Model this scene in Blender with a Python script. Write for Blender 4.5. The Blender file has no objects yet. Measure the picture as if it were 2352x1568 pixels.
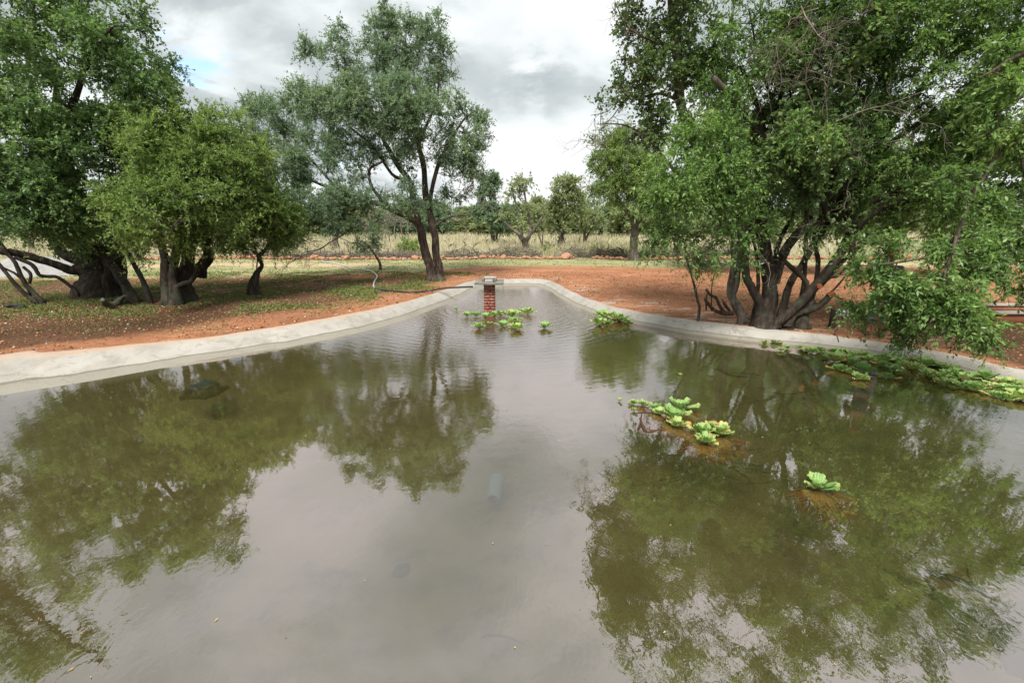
import bpy, math, random
import numpy as np
from mathutils import Vector, noise as mnoise

# ------------------------------------------------------------------ camera, sky, sun, exposure
scene = bpy.context.scene
COL = scene.collection
HC = 2.6                                   # camera height above the water (z = 0)
PITCH = math.radians(15.15)
F = 1045.3                                 # focal length in px of a 2352 px wide frame (16 mm lens)
cp, sp = math.cos(PITCH), math.sin(PITCH)
cam_d = bpy.data.cameras.new('camera')
cam_d.lens = 16; cam_d.sensor_width = 36; cam_d.clip_end = 2000; cam_d.clip_start = 0.05
cam = bpy.data.objects.new('camera', cam_d); COL.objects.link(cam)
cam.location = (0, 0, HC); cam.rotation_euler = (math.pi/2 - PITCH, 0, 0)
scene.camera = cam

SUN_EL, SUN_AZ = math.radians(54), math.radians(195)    # azimuth clockwise from +Y
world = bpy.data.worlds.new("World"); scene.world = world; world.use_nodes = True
wn, wl = world.node_tree.nodes, world.node_tree.links
wn.clear()
out = wn.new('ShaderNodeOutputWorld'); bg = wn.new('ShaderNodeBackground'); bg.inputs['Strength'].default_value = 0.1
sky = wn.new('ShaderNodeTexSky'); sky.sky_type = 'NISHITA'; sky.sun_disc = False
sky.sun_elevation = SUN_EL; sky.sun_rotation = SUN_AZ
tc = wn.new('ShaderNodeTexCoord')
def wmath(op, a=None, b=None, c=None, clamp=False):
    n = wn.new('ShaderNodeMath'); n.operation = op; n.use_clamp = clamp
    for i, x in enumerate((a, b, c)):
        if x is None: continue
        if isinstance(x, (int, float)): n.inputs[i].default_value = x
        else: wl.new(x, n.inputs[i])
    return n.outputs[0]
sep = wn.new('ShaderNodeSeparateXYZ'); wl.new(tc.outputs['Generated'], sep.inputs[0])
zz = wmath('ADD', wmath('MAXIMUM', sep.outputs[2], 0.0), 0.22)
px_ = wmath('DIVIDE', sep.outputs[0], zz); py_ = wmath('DIVIDE', sep.outputs[1], zz)
comb = wn.new('ShaderNodeCombineXYZ'); wl.new(px_, comb.inputs[0]); wl.new(py_, comb.inputs[1])
def wnoise(scale, detail, rough, off, dist=0.0):
    m = wn.new('ShaderNodeMapping'); m.inputs['Location'].default_value = off
    wl.new(comb.outputs[0], m.inputs[0])
    n = wn.new('ShaderNodeTexNoise'); n.inputs['Scale'].default_value = scale
    n.inputs['Detail'].default_value = detail; n.inputs['Roughness'].default_value = rough
    n.inputs['Distortion'].default_value = dist
    wl.new(m.outputs[0], n.inputs['Vector']); return n.outputs['Fac']
nA = wnoise(0.75, 7, 0.52, (3.1, 1.7, 0), 0.3)
nB = wnoise(1.9, 8, 0.58, (7.3, 4.2, 2), 0.5)
dens = wmath('ADD', wmath('MULTIPLY', nA, 0.62), wmath('MULTIPLY', nB, 0.38))
dens = wmath('MULTIPLY_ADD', wmath('SUBTRACT', dens, 0.5), 1.7, 0.5)
def dirof(u, v):
    x = (u-1176)/F; y = (784-v)/F
    d = Vector((x, cp+y*sp, -sp+y*cp)); d.normalize(); return d
def patch(u, v, r0, r1, amp):
    """soft cloud mass (or hole) around a fixed sky direction, edges broken by noise"""
    dp = wn.new('ShaderNodeVectorMath'); dp.operation = 'DOT_PRODUCT'
    wl.new(tc.outputs['Generated'], dp.inputs[0]); dp.inputs[1].default_value = dirof(u, v)
    a = wmath('ARCCOSINE', wmath('MINIMUM', dp.outputs['Value'], 1.0))
    a = wmath('ADD', a, wmath('MULTIPLY', wmath('SUBTRACT', nB, 0.5), 0.35))
    mr = wn.new('ShaderNodeMapRange'); mr.interpolation_type = 'SMOOTHSTEP'
    wl.new(a, mr.inputs['Value'])
    mr.inputs['From Min'].default_value = math.radians(r1); mr.inputs['From Max'].default_value = math.radians(r0)
    mr.inputs['To Min'].default_value = 0; mr.inputs['To Max'].default_value = amp
    return mr.outputs[0]
for a in [(1240, 170, 1, 10, 0.16), (620, 150, 1, 6, 0.14), (1190, 350, 1, 6, .12), (700, -60, 2, 12, 0.08), (1130, -250, 2, 9, .12), (1000, -700, 2, 12, .12)]:
    dens = wmath('ADD', dens, patch(*a))
for a in [(1210, 290, 1, 5, 0.10), (540, 120, 1, 7, 0.10), (1000, 30, 1, 6, .06), (1320, 60, 1, 7, .08), (1180, 430, 1, 8, .05)]:
    dens = wmath('SUBTRACT', dens, patch(*a))
ramp = wn.new('ShaderNodeValToRGB'); wl.new(dens, ramp.inputs[0])
els = ramp.color_ramp.elements
hor = wmath('MULTIPLY', wmath('POWER', wmath('SUBTRACT', 1.0, wmath('MAXIMUM', sep.outputs[2], 0.0)), 5.0), 0.07)
high = wn.new('ShaderNodeMapRange'); high.interpolation_type = 'SMOOTHSTEP'; wl.new(sep.outputs[2], high.inputs['Value']); high.inputs['From Min'].default_value = .36; high.inputs['From Max'].default_value = .62; high.inputs['To Max'].default_value = .05
hor = wmath('ADD', hor, high.outputs[0])
dens2 = wmath('SUBTRACT', dens, hor); wl.new(dens2, ramp.inputs[0])
els[0].position = 0.37; els[0].color = (0.69, 0.705, 0.71, 1)
els[1].position = 0.70; els[1].color = (0.30, 0.34, 0.35, 1)
e = els.new(0.465); e.color = (0.60, 0.635, 0.64, 1)
e = els.new(0.56); e.color = (0.42, 0.46, 0.47, 1)
cl = wn.new('ShaderNodeVectorMath'); cl.operation = 'SCALE'; cl.inputs['Scale'].default_value = 8.0
wl.new(ramp.outputs[0], cl.inputs[0])
hole = patch(442, 160, 0.0, 2.6, 1.0)
hole2 = patch(770, 380, 0.2, 3.0, 0.5)
hf = wmath('MAXIMUM', hole, hole2)
mix = wn.new('ShaderNodeMix'); mix.data_type = 'RGBA'
wl.new(hf, mix.inputs['Factor']); wl.new(cl.outputs[0], mix.inputs['A'])
skm = wn.new('ShaderNodeVectorMath'); skm.operation = 'SCALE'; skm.inputs['Scale'].default_value = 1.6
wl.new(sky.outputs[0], skm.inputs[0]); wl.new(skm.outputs[0], mix.inputs['B'])
wl.new(mix.outputs['Result'], bg.inputs['Color']); wl.new(bg.outputs[0], out.inputs[0])

sun_d = bpy.data.lights.new('sun', 'SUN'); sun_d.energy = 3.1; sun_d.angle = math.radians(20); sun_d.color = (1.0, 0.96, 0.9)
sun = bpy.data.objects.new('sun', sun_d); COL.objects.link(sun)
sv = Vector((math.sin(SUN_AZ)*math.cos(SUN_EL), math.cos(SUN_AZ)*math.cos(SUN_EL), math.sin(SUN_EL)))
sun.rotation_euler = sv.to_track_quat('Z', 'Y').to_euler(); sun.location = (0, 0, 40)
vs = scene.view_settings
vs.view_transform = 'Standard'; vs.look = 'None'; vs.gamma = 1; vs.use_curve_mapping = False; vs.exposure = 0.92
scene.render.engine = 'CYCLES'
cy = scene.cycles
cy.max_bounces = 6; cy.diffuse_bounces = 4; cy.glossy_bounces = 3; cy.transmission_bounces = 4; cy.transparent_max_bounces = 8
cy.caustics_reflective = False; cy.caustics_refractive = False; cy.sample_clamp_indirect = 6

rng = np.random.default_rng(7)
GZ = 0.2                                   # ground level above the water

# ------------------------------------------------------------------ helpers
def ray(u, v):
    x = (u-1176)/F; y = (784-v)/F
    return (x, cp+y*sp, -sp+y*cp)
def G(u, v, z=GZ):                         # where the photo's ray meets a level
    r = ray(u, v); t = (z-HC)/r[2]; return Vector((r[0]*t, r[1]*t, z))
def D(u, v, Y):                            # where it stands at distance Y
    r = ray(u, v); t = Y/r[1]; return Vector((r[0]*t, Y, HC+r[2]*t))

def tag(o, label=None, cat=None, group=None, kind=None):
    if label: o['label'] = label
    if cat: o['category'] = cat
    if group: o['group'] = group
    if kind: o['kind'] = kind
    return o
def empty(name, loc=(0, 0, 0)):
    o = bpy.data.objects.new(name, None); COL.objects.link(o); o.location = loc; o.empty_display_size = .2; return o

class Geo:
    """collects vertex arrays and faces, links them as ONE mesh object"""
    def __init__(s): s.v = []; s.f = []; s.t = []; s.m = []; s.n = 0
    def add(s, V, Fc, tint=None, mat=0):
        V = np.asarray(V, dtype=np.float32).reshape(-1, 3); Fc = np.asarray(Fc, dtype=np.int64)
        s.v.append(V); s.f.append(Fc + s.n); s.m.append(np.full(len(Fc), mat, dtype=np.int32))
        t = np.full(len(V), 0.5, dtype=np.float32) if tint is None else np.broadcast_to(np.asarray(tint, dtype=np.float32), (len(V),))
        s.t.append(t); s.n += len(V)
    def mesh(s, name, mats, smooth=False, origin=None):
        me = bpy.data.meshes.new(name)
        V = np.concatenate(s.v)
        if origin is not None: V = V - np.asarray(origin, dtype=np.float32)
        me.vertices.add(len(V)); me.vertices.foreach_set('co', V.ravel().astype(np.float32))
        L = np.concatenate([f.ravel() for f in s.f]).astype(np.int32)
        tot = np.concatenate([np.full(len(f), f.shape[1], dtype=np.int32) for f in s.f])
        st = np.concatenate([[0], np.cumsum(tot)[:-1]]).astype(np.int32)
        me.loops.add(len(L)); me.loops.foreach_set('vertex_index', L)
        me.polygons.add(len(tot)); me.polygons.foreach_set('loop_start', st); me.polygons.foreach_set('loop_total', tot)
        me.polygons.foreach_set('material_index', np.concatenate(s.m))
        if smooth: me.polygons.foreach_set('use_smooth', np.ones(len(tot), dtype=bool))
        a = me.attributes.new('tint', 'FLOAT', 'POINT'); a.data.foreach_set('value', np.concatenate(s.t).astype(np.float32))
        for m in (mats if isinstance(mats, (list, tuple)) else [mats]): me.materials.append(m)
        me.update(calc_edges=True); return me
    def build(s, name, mats, parent=None, smooth=False, loc=None):
        """with loc: the object's origin is there (vertices given in world space)"""
        o = bpy.data.objects.new(name, None if False else s.mesh(name, mats, smooth, loc if loc is not None else (parent.location if parent else None)))
        COL.objects.link(o)
        if parent: o.parent = parent
        elif loc is not None: o.location = loc
        return o

def nrm(a): return a/np.maximum(np.linalg.norm(a, axis=-1, keepdims=True), 1e-9)
def tubes(P, R, S=4, rough=0.0, caps=False):
    """P (N,K,3) paths, R (N,K) radii -> verts, quads"""
    P = np.asarray(P, float); R = np.asarray(R, float); N, K = P.shape[:2]
    T = nrm(np.gradient(P, axis=1)); mt = nrm(T.mean(axis=1))
    ref = np.where(np.abs(mt[:, 2:3]) < .8, np.array([[0, 0, 1.]]), np.array([[1., 0.1, 0]]))[:, None, :]
    A = nrm(np.cross(T, np.broadcast_to(ref, T.shape))); B = np.cross(T, A)
    th = np.arange(S)*2*np.pi/S
    rr = R[:, :, None]*np.ones(S)
    if rough: rr = rr*(1+rough*rng.uniform(-1, 1, rr.shape))
    V = P[:, :, None, :] + rr[..., None]*(A[:, :, None, :]*np.cos(th)[None, None, :, None] + B[:, :, None, :]*np.sin(th)[None, None, :, None])
    n = np.arange(N)[:, None, None]*K*S; k = np.arange(K-1)[None, :, None]*S; s = np.arange(S)[None, None, :]
    s2 = (s+1) % S
    Q = np.stack([n+k+s, n+k+s2, n+k+S+s2, n+k+S+s], axis=-1).reshape(-1, 4)
    return V.reshape(-1, 3), Q
def add_tube(g, pts, rad, S=8, sub=6, rough=0.0, mat=0, tint=.5, cap=True):
    """smooth tube through a list of points"""
    P, R = smooth_path(pts, rad, sub)
    V, Q = tubes(P[None], R[None], S, rough); g.add(V, Q, tint, mat)
    if cap:
        K = len(P)
        for row, c in ((0, P[0]), (K-1, P[-1])):
            base = V[row*S:(row+1)*S]
            vv = np.vstack([base, c[None]]); ff = [[i, (i+1) % S, S] for i in range(S)]
            g.add(vv, ff, tint, mat)
def smooth_path(pts, rad, sub=6):
    P = np.array([list(p) for p in pts], float); R = np.broadcast_to(np.array(rad, float), (len(P),))
    if len(P) < 3:
        t = np.linspace(0, 1, sub+1)[:, None]; return P[0]*(1-t)+P[-1]*t, (R[0]*(1-t)+R[-1]*t)[:, 0]
    Q = np.vstack([2*P[0]-P[1], P, 2*P[-1]-P[-2]]); o = []; ro = []
    for i in range(1, len(Q)-2):
        for j in range(sub):
            t = j/sub; a, b, c, d = Q[i-1], Q[i], Q[i+1], Q[i+2]
            o.append(.5*((2*b)+(-a+c)*t+(2*a-5*b+4*c-d)*t*t+(-a+3*b-3*c+d)*t**3)); ro.append(R[i-1]*(1-t)+R[i]*t)
    o.append(P[-1]); ro.append(R[-1]); return np.array(o), np.array(ro)
def add_box(g, c, size, rz=0, mat=0, tint=.5, taper=1.0, jitter=0):
    x, y, z = [s/2 for s in size]
    V = np.array([[sx*x*(taper if sz > 0 else 1), sy*y*(taper if sz > 0 else 1), sz*z] for sz in (-1, 1) for sx, sy in ((-1, -1), (1, -1), (1, 1), (-1, 1))])
    if jitter: V = V+rng.uniform(-jitter, jitter, V.shape)
    ca, sa = math.cos(rz), math.sin(rz)
    V = np.stack([V[:, 0]*ca-V[:, 1]*sa, V[:, 0]*sa+V[:, 1]*ca, V[:, 2]], 1)+np.array(list(c))
    g.add(V, [[3, 2, 1, 0], [4, 5, 6, 7], [0, 1, 5, 4], [1, 2, 6, 5], [2, 3, 7, 6], [3, 0, 4, 7]], tint, mat)
def bevel(o, w, seg=2):
    m = o.modifiers.new('bevel', 'BEVEL'); m.width = w; m.segments = seg; m.limit_method = 'ANGLE'; return o
def vnoise(x, y, s, seed=0):
    """cheap smooth 2-D value noise, vectorised"""
    x = np.asarray(x)*s+seed*17.3; y = np.asarray(y)*s-seed*9.1
    xi, yi = np.floor(x), np.floor(y); fx, fy = x-xi, y-yi; fx = fx*fx*(3-2*fx); fy = fy*fy*(3-2*fy)
    h = lambda a, b: (np.sin(a*127.1+b*311.7+seed)*43758.5453) % 1.0
    return (h(xi, yi)*(1-fx)+h(xi+1, yi)*fx)*(1-fy)+(h(xi, yi+1)*(1-fx)+h(xi+1, yi+1)*fx)*fy

# ------------------------------------------------------------------ materials
class M:
    def __init__(s, name):
        s.m = bpy.data.materials.new(name); s.m.use_nodes = True
        s.n, s.l = s.m.node_tree.nodes, s.m.node_tree.links
        s.b = s.n['Principled BSDF']; s.o = s.n['Material Output']
        s.tc = s.n.new('ShaderNodeTexCoord')
    def lk(s, a, b): s.l.new(a, b)
    def noise(s, scale, detail=5, rough=.55, stretch=(1, 1, 1), dist=0, coord='Object'):
        mp = s.n.new('ShaderNodeMapping'); mp.inputs['Scale'].default_value = stretch
        s.lk(s.tc.outputs[coord], mp.inputs[0])
        n = s.n.new('ShaderNodeTexNoise'); n.inputs['Scale'].default_value = scale
        n.inputs['Detail'].default_value = detail; n.inputs['Roughness'].default_value = rough; n.inputs['Distortion'].default_value = dist
        s.lk(mp.outputs[0], n.inputs['Vector']); return n.outputs['Fac']
    def ramp(s, fac, stops):
        r = s.n.new('ShaderNodeValToRGB'); e = r.color_ramp.elements
        while len(e) < len(stops): e.new(.5)
        for el, (p, c) in zip(e, stops):
            el.position = p; el.color = (*c, 1) if len(c) == 3 else c
        s.lk(fac, r.inputs[0]); return r.outputs[0]
    def mix(s, f, a, b, mode='MIX'):
        n = s.n.new('ShaderNodeMix'); n.data_type = 'RGBA'; n.blend_type = mode
        for x, k in ((f, 'Factor'), (a, 'A'), (b, 'B')):
            if isinstance(x, (int, float)): n.inputs[k].default_value = x
            elif isinstance(x, tuple): n.inputs[k].default_value = (*x, 1)
            else: s.lk(x, n.inputs[k])
        return n.outputs['Result']
    def math(s, op, a, b=None, c=None, clamp=False):
        n = s.n.new('ShaderNodeMath'); n.operation = op; n.use_clamp = clamp
        for i, x in enumerate((a, b, c)):
            if x is None: continue
            if isinstance(x, (int, float)): n.inputs[i].default_value = x
            else: s.lk(x, n.inputs[i])
        return n.outputs[0]
    def attr(s, name='tint'):
        a = s.n.new('ShaderNodeAttribute'); a.attribute_name = name; return a.outputs['Fac']
    def step(s, f, a, b):
        r = s.n.new('ShaderNodeMapRange'); r.interpolation_type = 'SMOOTHSTEP'; s.lk(f, r.inputs['Value'])
        r.inputs['From Min'].default_value = a; r.inputs['From Max'].default_value = b; return r.outputs[0]
    def bump(s, h, strength=.5, dist=.02, normal=None):
        b = s.n.new('ShaderNodeBump'); b.inputs['Strength'].default_value = strength; b.inputs['Distance'].default_value = dist
        s.lk(h, b.inputs['Height'])
        if normal is not None: s.lk(normal, b.inputs['Normal'])
        return b.outputs[0]
    def fin(s, col, rough=.8, normal=None, spec=.3):
        if isinstance(col, tuple): s.b.inputs['Base Color'].default_value = (*col, 1)
        else: s.lk(col, s.b.inputs['Base Color'])
        s.b.inputs['Roughness'].default_value = rough; s.b.inputs['Specular IOR Level'].default_value = spec
        if normal is not None: s.lk(normal, s.b.inputs['Normal'])
        return s.m

def leaf_mat(name, dark, mid, light, yellow, transl=.35, rough=.45, spec=.35):
    k = M(name); t = k.attr()
    c = k.ramp(t, [(0, dark), (.45, mid), (.8, light), (1, yellow)])
    m = k.fin(c, rough, None, spec)
    tr = k.n.new('ShaderNodeBsdfTranslucent'); k.lk(k.mix(.5, c, k.mix(1.0, c, (1.25, 1.3, .45), 'MULTIPLY')), tr.inputs[0])
    mx = k.n.new('ShaderNodeMixShader'); mx.inputs[0].default_value = transl
    k.lk(k.b.outputs[0], mx.inputs[1]); k.lk(tr.outputs[0], mx.inputs[2]); k.lk(mx.outputs[0], k.o.inputs[0])
    return m
def bark_mat(name, a, b, lichen=None, scale=9):
    k = M(name)
    n = k.noise(scale, 7, .65, (1, 1, .28)); n2 = k.noise(2.2, 4)
    c = k.ramp(n, [(.3, tuple(x*.45 for x in a)), (.5, a), (.72, b)])
    if lichen: c = k.mix(k.math('MULTIPLY', k.step(n2, .52, .68), .55), c, lichen)
    return k.fin(c, .9, k.bump(n, 1.0, .05), .15)
LEAF = {
 'broad': leaf_mat('broad_leaf', (.10, .17, .075), (.18, .30, .115), (.27, .39, .15), (.40, .45, .20), .52, .36, .5),
 'bright': leaf_mat('bright_leaf', (.11, .175, .055), (.20, .30, .09), (.29, .40, .12), (.44, .51, .18), .5),
 'acacia': leaf_mat('acacia_leaf', (.13, .20, .135), (.21, .305, .20), (.285, .39, .235), (.38, .45, .22), .5, .6, .2),
 'vivid': leaf_mat('vivid_leaf', (.08, .15, .045), (.165, .285, .085), (.26, .40, .12), (.43, .53, .19), .5, .4, .4),
 'olive': leaf_mat('olive_round_leaf', (.06, .11, .035), (.12, .19, .065), (.19, .26, .09), (.30, .28, .10), .4),
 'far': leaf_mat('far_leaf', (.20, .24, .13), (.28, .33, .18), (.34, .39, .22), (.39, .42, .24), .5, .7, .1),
}
BARK = {
 'dark': bark_mat('dark_bark', (.040, .031, .024), (.10, .082, .065), (.07, .09, .055)),
 'grey': bark_mat('grey_bark', (.10, .083, .068), (.22, .19, .16), (.22, .25, .18), 12),
 'brown': bark_mat('brown_bark', (.062, .045, .035), (.17, .135, .105), (.15, .16, .11), 14),
 'dead': bark_mat('dead_twig_bark', (.17, .14, .115), (.34, .29, .25)),
}

# ------------------------------------------------------------------ pond outline (water edge / outer rim edge pairs)
prs = [((0, 908), (0, 815)), ((125, 888), (100, 807)), ((250, 868), (200, 800)), ((385, 842), (340, 787)), ((520, 818), (480, 773)), ((620, 803), (580, 758)), ((700, 790), (670, 744)),
       ((820, 765), (790, 722)), ((920, 738), (900, 700)), ((1005, 706), (980, 678)), ((1060, 684), (1035, 661)), ((1092, 668), (1072, 648)),
       ((1130, 659), (1115, 641.5)), ((1180, 656.5), (1180, 641)), ((1228, 656.5), (1243, 641)), ((1258, 666), (1278, 650)), ((1300, 692), (1316, 671)),
       ((1350, 714), (1368, 692)), ((1420, 734), (1426, 708)), ((1500, 751), (1500, 722)), ((1600, 768), (1600, 736)), ((1744, 785), (1730, 751)),
       ((1880, 798), (1890, 769)), ((2015, 815), (2040, 788)), ((2205, 852), (2210, 816)), ((2360, 890), (2360, 849))]
wat, outr = [], []
for (a, b) in prs:
    far = max(0, min(1, (750-a[1])/90))
    wat.append(G(*a, 0)); p = G(*b, GZ+.03-.05*far); outr.append(p)
extra = [(9.6, 4.9), (10.2, 3.2), (9.4, 1.6), (6.5, .95), (3, .8), (0, .75), (-3, .8), (-6.5, .95), (-9.4, 1.6), (-10.6, 3.0), (-9.9, 4.6)]
for x, y in extra:
    wat.append(Vector((x, y, 0))); d = Vector((x, y-5, 0)).normalized(); outr.append(Vector((x, y, GZ+.03))+d*.9)
def closed_resample(pts, n_per=8):
    P = np.array([list(p) for p in pts]); n = len(P); o = []
    for i in range(n):
        a, b, c, d = P[i-1], P[i], P[(i+1) % n], P[(i+2) % n]
        for j in range(n_per):
            t = j/n_per; o.append(.5*((2*b)+(-a+c)*t+(2*a-5*b+4*c-d)*t*t+(-a+3*b-3*c+d)*t**3))
    return np.array(o)
WE, OE = closed_resample(wat), closed_resample(outr)
NP_ = len(WE)
wob = np.array([mnoise.noise(Vector((p[0]*.9, p[1]*.9, 3))) for p in OE])
dirn = nrm((OE-WE)*np.array([1, 1, 0])); dirn[:, 2] = 0
OE = OE+dirn*(wob*.09)[:, None]
wob2 = np.array([mnoise.noise(Vector((p[0]*1.7, p[1]*1.7, 8))) for p in WE])
WE = WE+dirn*(wob2*.05)[:, None]

# rim: rounded plaster bank from below the water to the soil
prof = [(-1.6, -.62), (-.7, -.32), (-.25, -.12), (0, 0), (.16, .045), (.33, .105), (.5, .165), (.64, .215), (.76, .248), (.88, .255), (.97, .235), (1.0, .20), (1.06, .02), (1.1, -.25)]
g = Geo(); rows = []
for k, (s, h) in enumerate(prof):
    w = np.linalg.norm((OE-WE)[:, :2], axis=1)
    top = OE[:, 2]/.23
    s_ = s*w if s > 0 else s*np.ones(NP_)
    z = h*np.where(h > 0, top, 1)
    if s > 0:
        lipz = np.interp(s, [0, .08, .2, .34, .46, .6, .76, .9, .97, 1.0, 1.06, 1.1], [0, .06, .13, .185, .215, .228, .236, .24, .232, .2, .02, -.25])
        wr_ = np.clip((WE[:, 0]-2.2)/1.5, 0, 1); z = (h*(1-wr_)+lipz*wr_)*np.where(h > 0, top, 1)
    p = WE+dirn*s_[:, None]; p[:, 2] = z
    if 3 < k < 12: p[:, 2] += np.array([mnoise.noise(Vector((q[0]*2.3, q[1]*2.3, k*.35))) for q in p])*.016
    rows.append(p)
V = np.concatenate(rows); K = len(prof)
ii = np.arange(NP_); Q = np.concatenate([np.stack([k*NP_+ii, k*NP_+(ii+1) % NP_, (k+1)*NP_+(ii+1) % NP_, (k+1)*NP_+ii], 1) for k in range(K-1)])
g.add(V, Q[:, ::-1])
k = M('rim_plaster')
geo_n = k.n.new('ShaderNodeNewGeometry'); sx = k.n.new('ShaderNodeSeparateXYZ'); k.lk(geo_n.outputs['Position'], sx.inputs[0])
n1, n2, n3 = k.noise(1.3, 6, .6), k.noise(14, 6, .65), k.noise(4, 5, .6, dist=.6)
c = k.ramp(n1, [(.3, (.25, .232, .20)), (.5, (.345, .325, .29)), (.75, (.41, .39, .35))])
c = k.mix(k.math('MULTIPLY', k.step(n3, .5, .66), .6), c, (.235, .21, .17))
c = k.mix(k.math('MULTIPLY', n2, .25), c, (.42, .38, .33))
zed = k.math('ADD', sx.outputs[2], k.math('MULTIPLY', k.math('SUBTRACT', k.noise(2.2, 5, .6), .5), .035))
wet = k.math('SUBTRACT', 1.0, k.step(zed, .066, .074))
c = k.mix(k.math('MULTIPLY', wet, .8), c, (.225, .21, .165))
line = k.math('MULTIPLY', k.step(zed, .058, .066), k.math('SUBTRACT', 1.0, k.step(zed, .072, .08)))
c = k.mix(k.math('MULTIPLY', line, .7), c, (.12, .11, .085))
dirt = k.math('MULTIPLY', k.step(k.math('ADD', sx.outputs[2], k.math('MULTIPLY', n3, .09)), .262, .30), .65)
c = k.mix(dirt, c, (.45, .30, .20))
uw = k.math('SUBTRACT', 1.0, k.step(zed, -.09, -.01)); c = k.mix(k.math('MULTIPLY', uw, .92), c, k.ramp(n3, [(.3, (.05, .045, .016)), (.6, (.11, .095, .035))]))
ck = k.n.new('ShaderNodeTexVoronoi'); ck.feature = 'DISTANCE_TO_EDGE'; ck.inputs['Scale'].default_value = .55
mpc = k.n.new('ShaderNodeMapping'); k.lk(k.tc.outputs['Object'], mpc.inputs[0]); cw = k.n.new('ShaderNodeVectorMath'); cw.operation = 'ADD'; k.lk(mpc.outputs[0], cw.inputs[0])
cn = k.n.new('ShaderNodeTexNoise'); cn.inputs['Scale'].default_value = 3; k.lk(mpc.outputs[0], cn.inputs['Vector']); k.lk(cn.outputs['Color'], cw.inputs[1]); k.lk(cw.outputs[0], ck.inputs['Vector'])
crk = k.math('SUBTRACT', 1.0, k.step(ck.outputs['Distance'], .004, .011)); c = k.mix(k.math('MULTIPLY', crk, .28), c, (.12, .10, .08))
rim_mat = k.fin(c, .75, k.bump(k.math('ADD', n2, k.math('MULTIPLY', n3, .8)), .55, .02), .3)
rim = g.build('pond_rim', rim_mat, smooth=True)
tag(rim, 'pale rounded cement rim that runs all round the pond', 'pond rim')

# pond bed
g = Geo(); inner = rows[0]+dirn*.3; inner[:, 2] = -.60; cen = np.array([0.2, 6.5, -.8])
rr_ = [inner]
for s in (.75, .5, .25): q = cen+(inner-cen)*s; q[:, 2] = -.62-.16*(1-s); rr_.append(q)
V = np.concatenate(rr_+[cen[None]])
Q = np.concatenate([np.stack([a*NP_+ii, a*NP_+(ii+1) % NP_, (a+1)*NP_+(ii+1) % NP_, (a+1)*NP_+ii], 1) for a in range(3)])
g.add(V, Q); g.add(V[3*NP_:], np.stack([ii, (ii+1) % NP_, np.full(NP_, NP_)], 1))
k = M('silt'); n1 = k.noise(2.0, 6, .65); n2 = k.noise(22, 3)
c = k.ramp(n1, [(.3, (.035, .030, .012)), (.45, (.09, .077, .034)), (.7, (.13, .108, .048))])
c = k.mix(k.math('MULTIPLY', k.step(n2, .62, .72), .6), c, (.04, .035, .012))
bed = g.build('pond_bed', k.fin(c, .9), smooth=True); tag(bed, 'olive silt bed of the pond', kind='structure')

# water
PIL = Vector((-.655, 13.22, 0))
g = Geo(); wv = WE+dirn*.30; wv[:, 2] = 0; V = np.vstack([wv, [[.2, 6.5, 0]]])
g.add(V, np.stack([ii, (ii+1) % NP_, np.full(NP_, NP_)], 1)[:, ::-1])
k = M('pond_water')
pos = k.tc.outputs['Object']
dist = k.n.new('ShaderNodeVectorMath'); dist.operation = 'DISTANCE'; k.lk(pos, dist.inputs[0]); dist.inputs[1].default_value = PIL
dd = k.math('ADD', dist.outputs['Value'], k.math('MULTIPLY', k.noise(1.1, 3), .5))
near = k.math('POWER', 2.718, k.math('MULTIPLY', dist.outputs['Value'], -.60))
ring = k.math('MULTIPLY', k.math('SINE', k.math('MULTIPLY', dd, 30)), k.math('MULTIPLY', near, .0060))
chop = k.math('MULTIPLY', k.math('SUBTRACT', k.noise(8.5, 3, .55, (1, 1.5, 1)), .5), k.math('MULTIPLY', near, .048))
patchn = k.step(k.noise(.33, 3), .36, .62)
gen = k.math('MULTIPLY', k.math('SUBTRACT', k.noise(3.6, 2, .45, (1.0, .75, 1), .4), .5), k.math('MULTIPLY_ADD', patchn, .0014, .0003))
fine = k.math('MULTIPLY', k.math('SUBTRACT', k.noise(13, 2, .5, (1.3, .8, 1), .5), .5), k.math('MULTIPLY_ADD', patchn, .0007, .0001))
hgt = k.math('ADD', k.math('ADD', ring, chop), k.math('ADD', gen, fine))
nb = k.bump(hgt, 1.0, 1.0)
silt_n = k.noise(.55, 4, .55)
silt = k.ramp(silt_n, [(.3, (.080, .068, .024)), (.55, (.098, .080, .030)), (.75, (.12, .096, .038))])
grn = k.n.new('ShaderNodeSeparateXYZ'); k.lk(pos, grn.inputs[0])
gm = k.step(k.math('ADD', grn.outputs[0], k.math('MULTIPLY', silt_n, 3)), 1.5, 6.5)
silt = k.mix(gm, silt, (.062, .075, .020))
df = k.n.new('ShaderNodeBsdfDiffuse'); k.lk(silt, df.inputs[0])
tp = k.n.new('ShaderNodeBsdfTransparent'); tp.inputs[0].default_value = (.88, .88, .76, 1)
m1 = k.n.new('ShaderNodeMixShader'); m1.inputs[0].default_value = .37; k.lk(tp.outputs[0], m1.inputs[1]); k.lk(df.outputs[0], m1.inputs[2])
gl = k.n.new('ShaderNodeBsdfGlossy'); gl.inputs['Roughness'].default_value = .004; gl.inputs[0].default_value = (1.0, .90, .935, 1); k.lk(nb, gl.inputs['Normal'])
fr = k.n.new('ShaderNodeFresnel'); fr.inputs[0].default_value = 3.75; k.lk(nb, fr.inputs['Normal'])
gb = k.n.new('ShaderNodeNewGeometry'); lwt = k.n.new('ShaderNodeLayerWeight'); lwt.inputs[0].default_value = .5; k.lk(nb, lwt.inputs['Normal'])
graze = k.math('MULTIPLY', k.math('POWER', lwt.outputs['Facing'], 4.0), .75)
ftot = k.math('ADD', fr.outputs[0], k.math('MULTIPLY', graze, k.math('SUBTRACT', 1.0, fr.outputs[0])), clamp=True)
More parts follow.
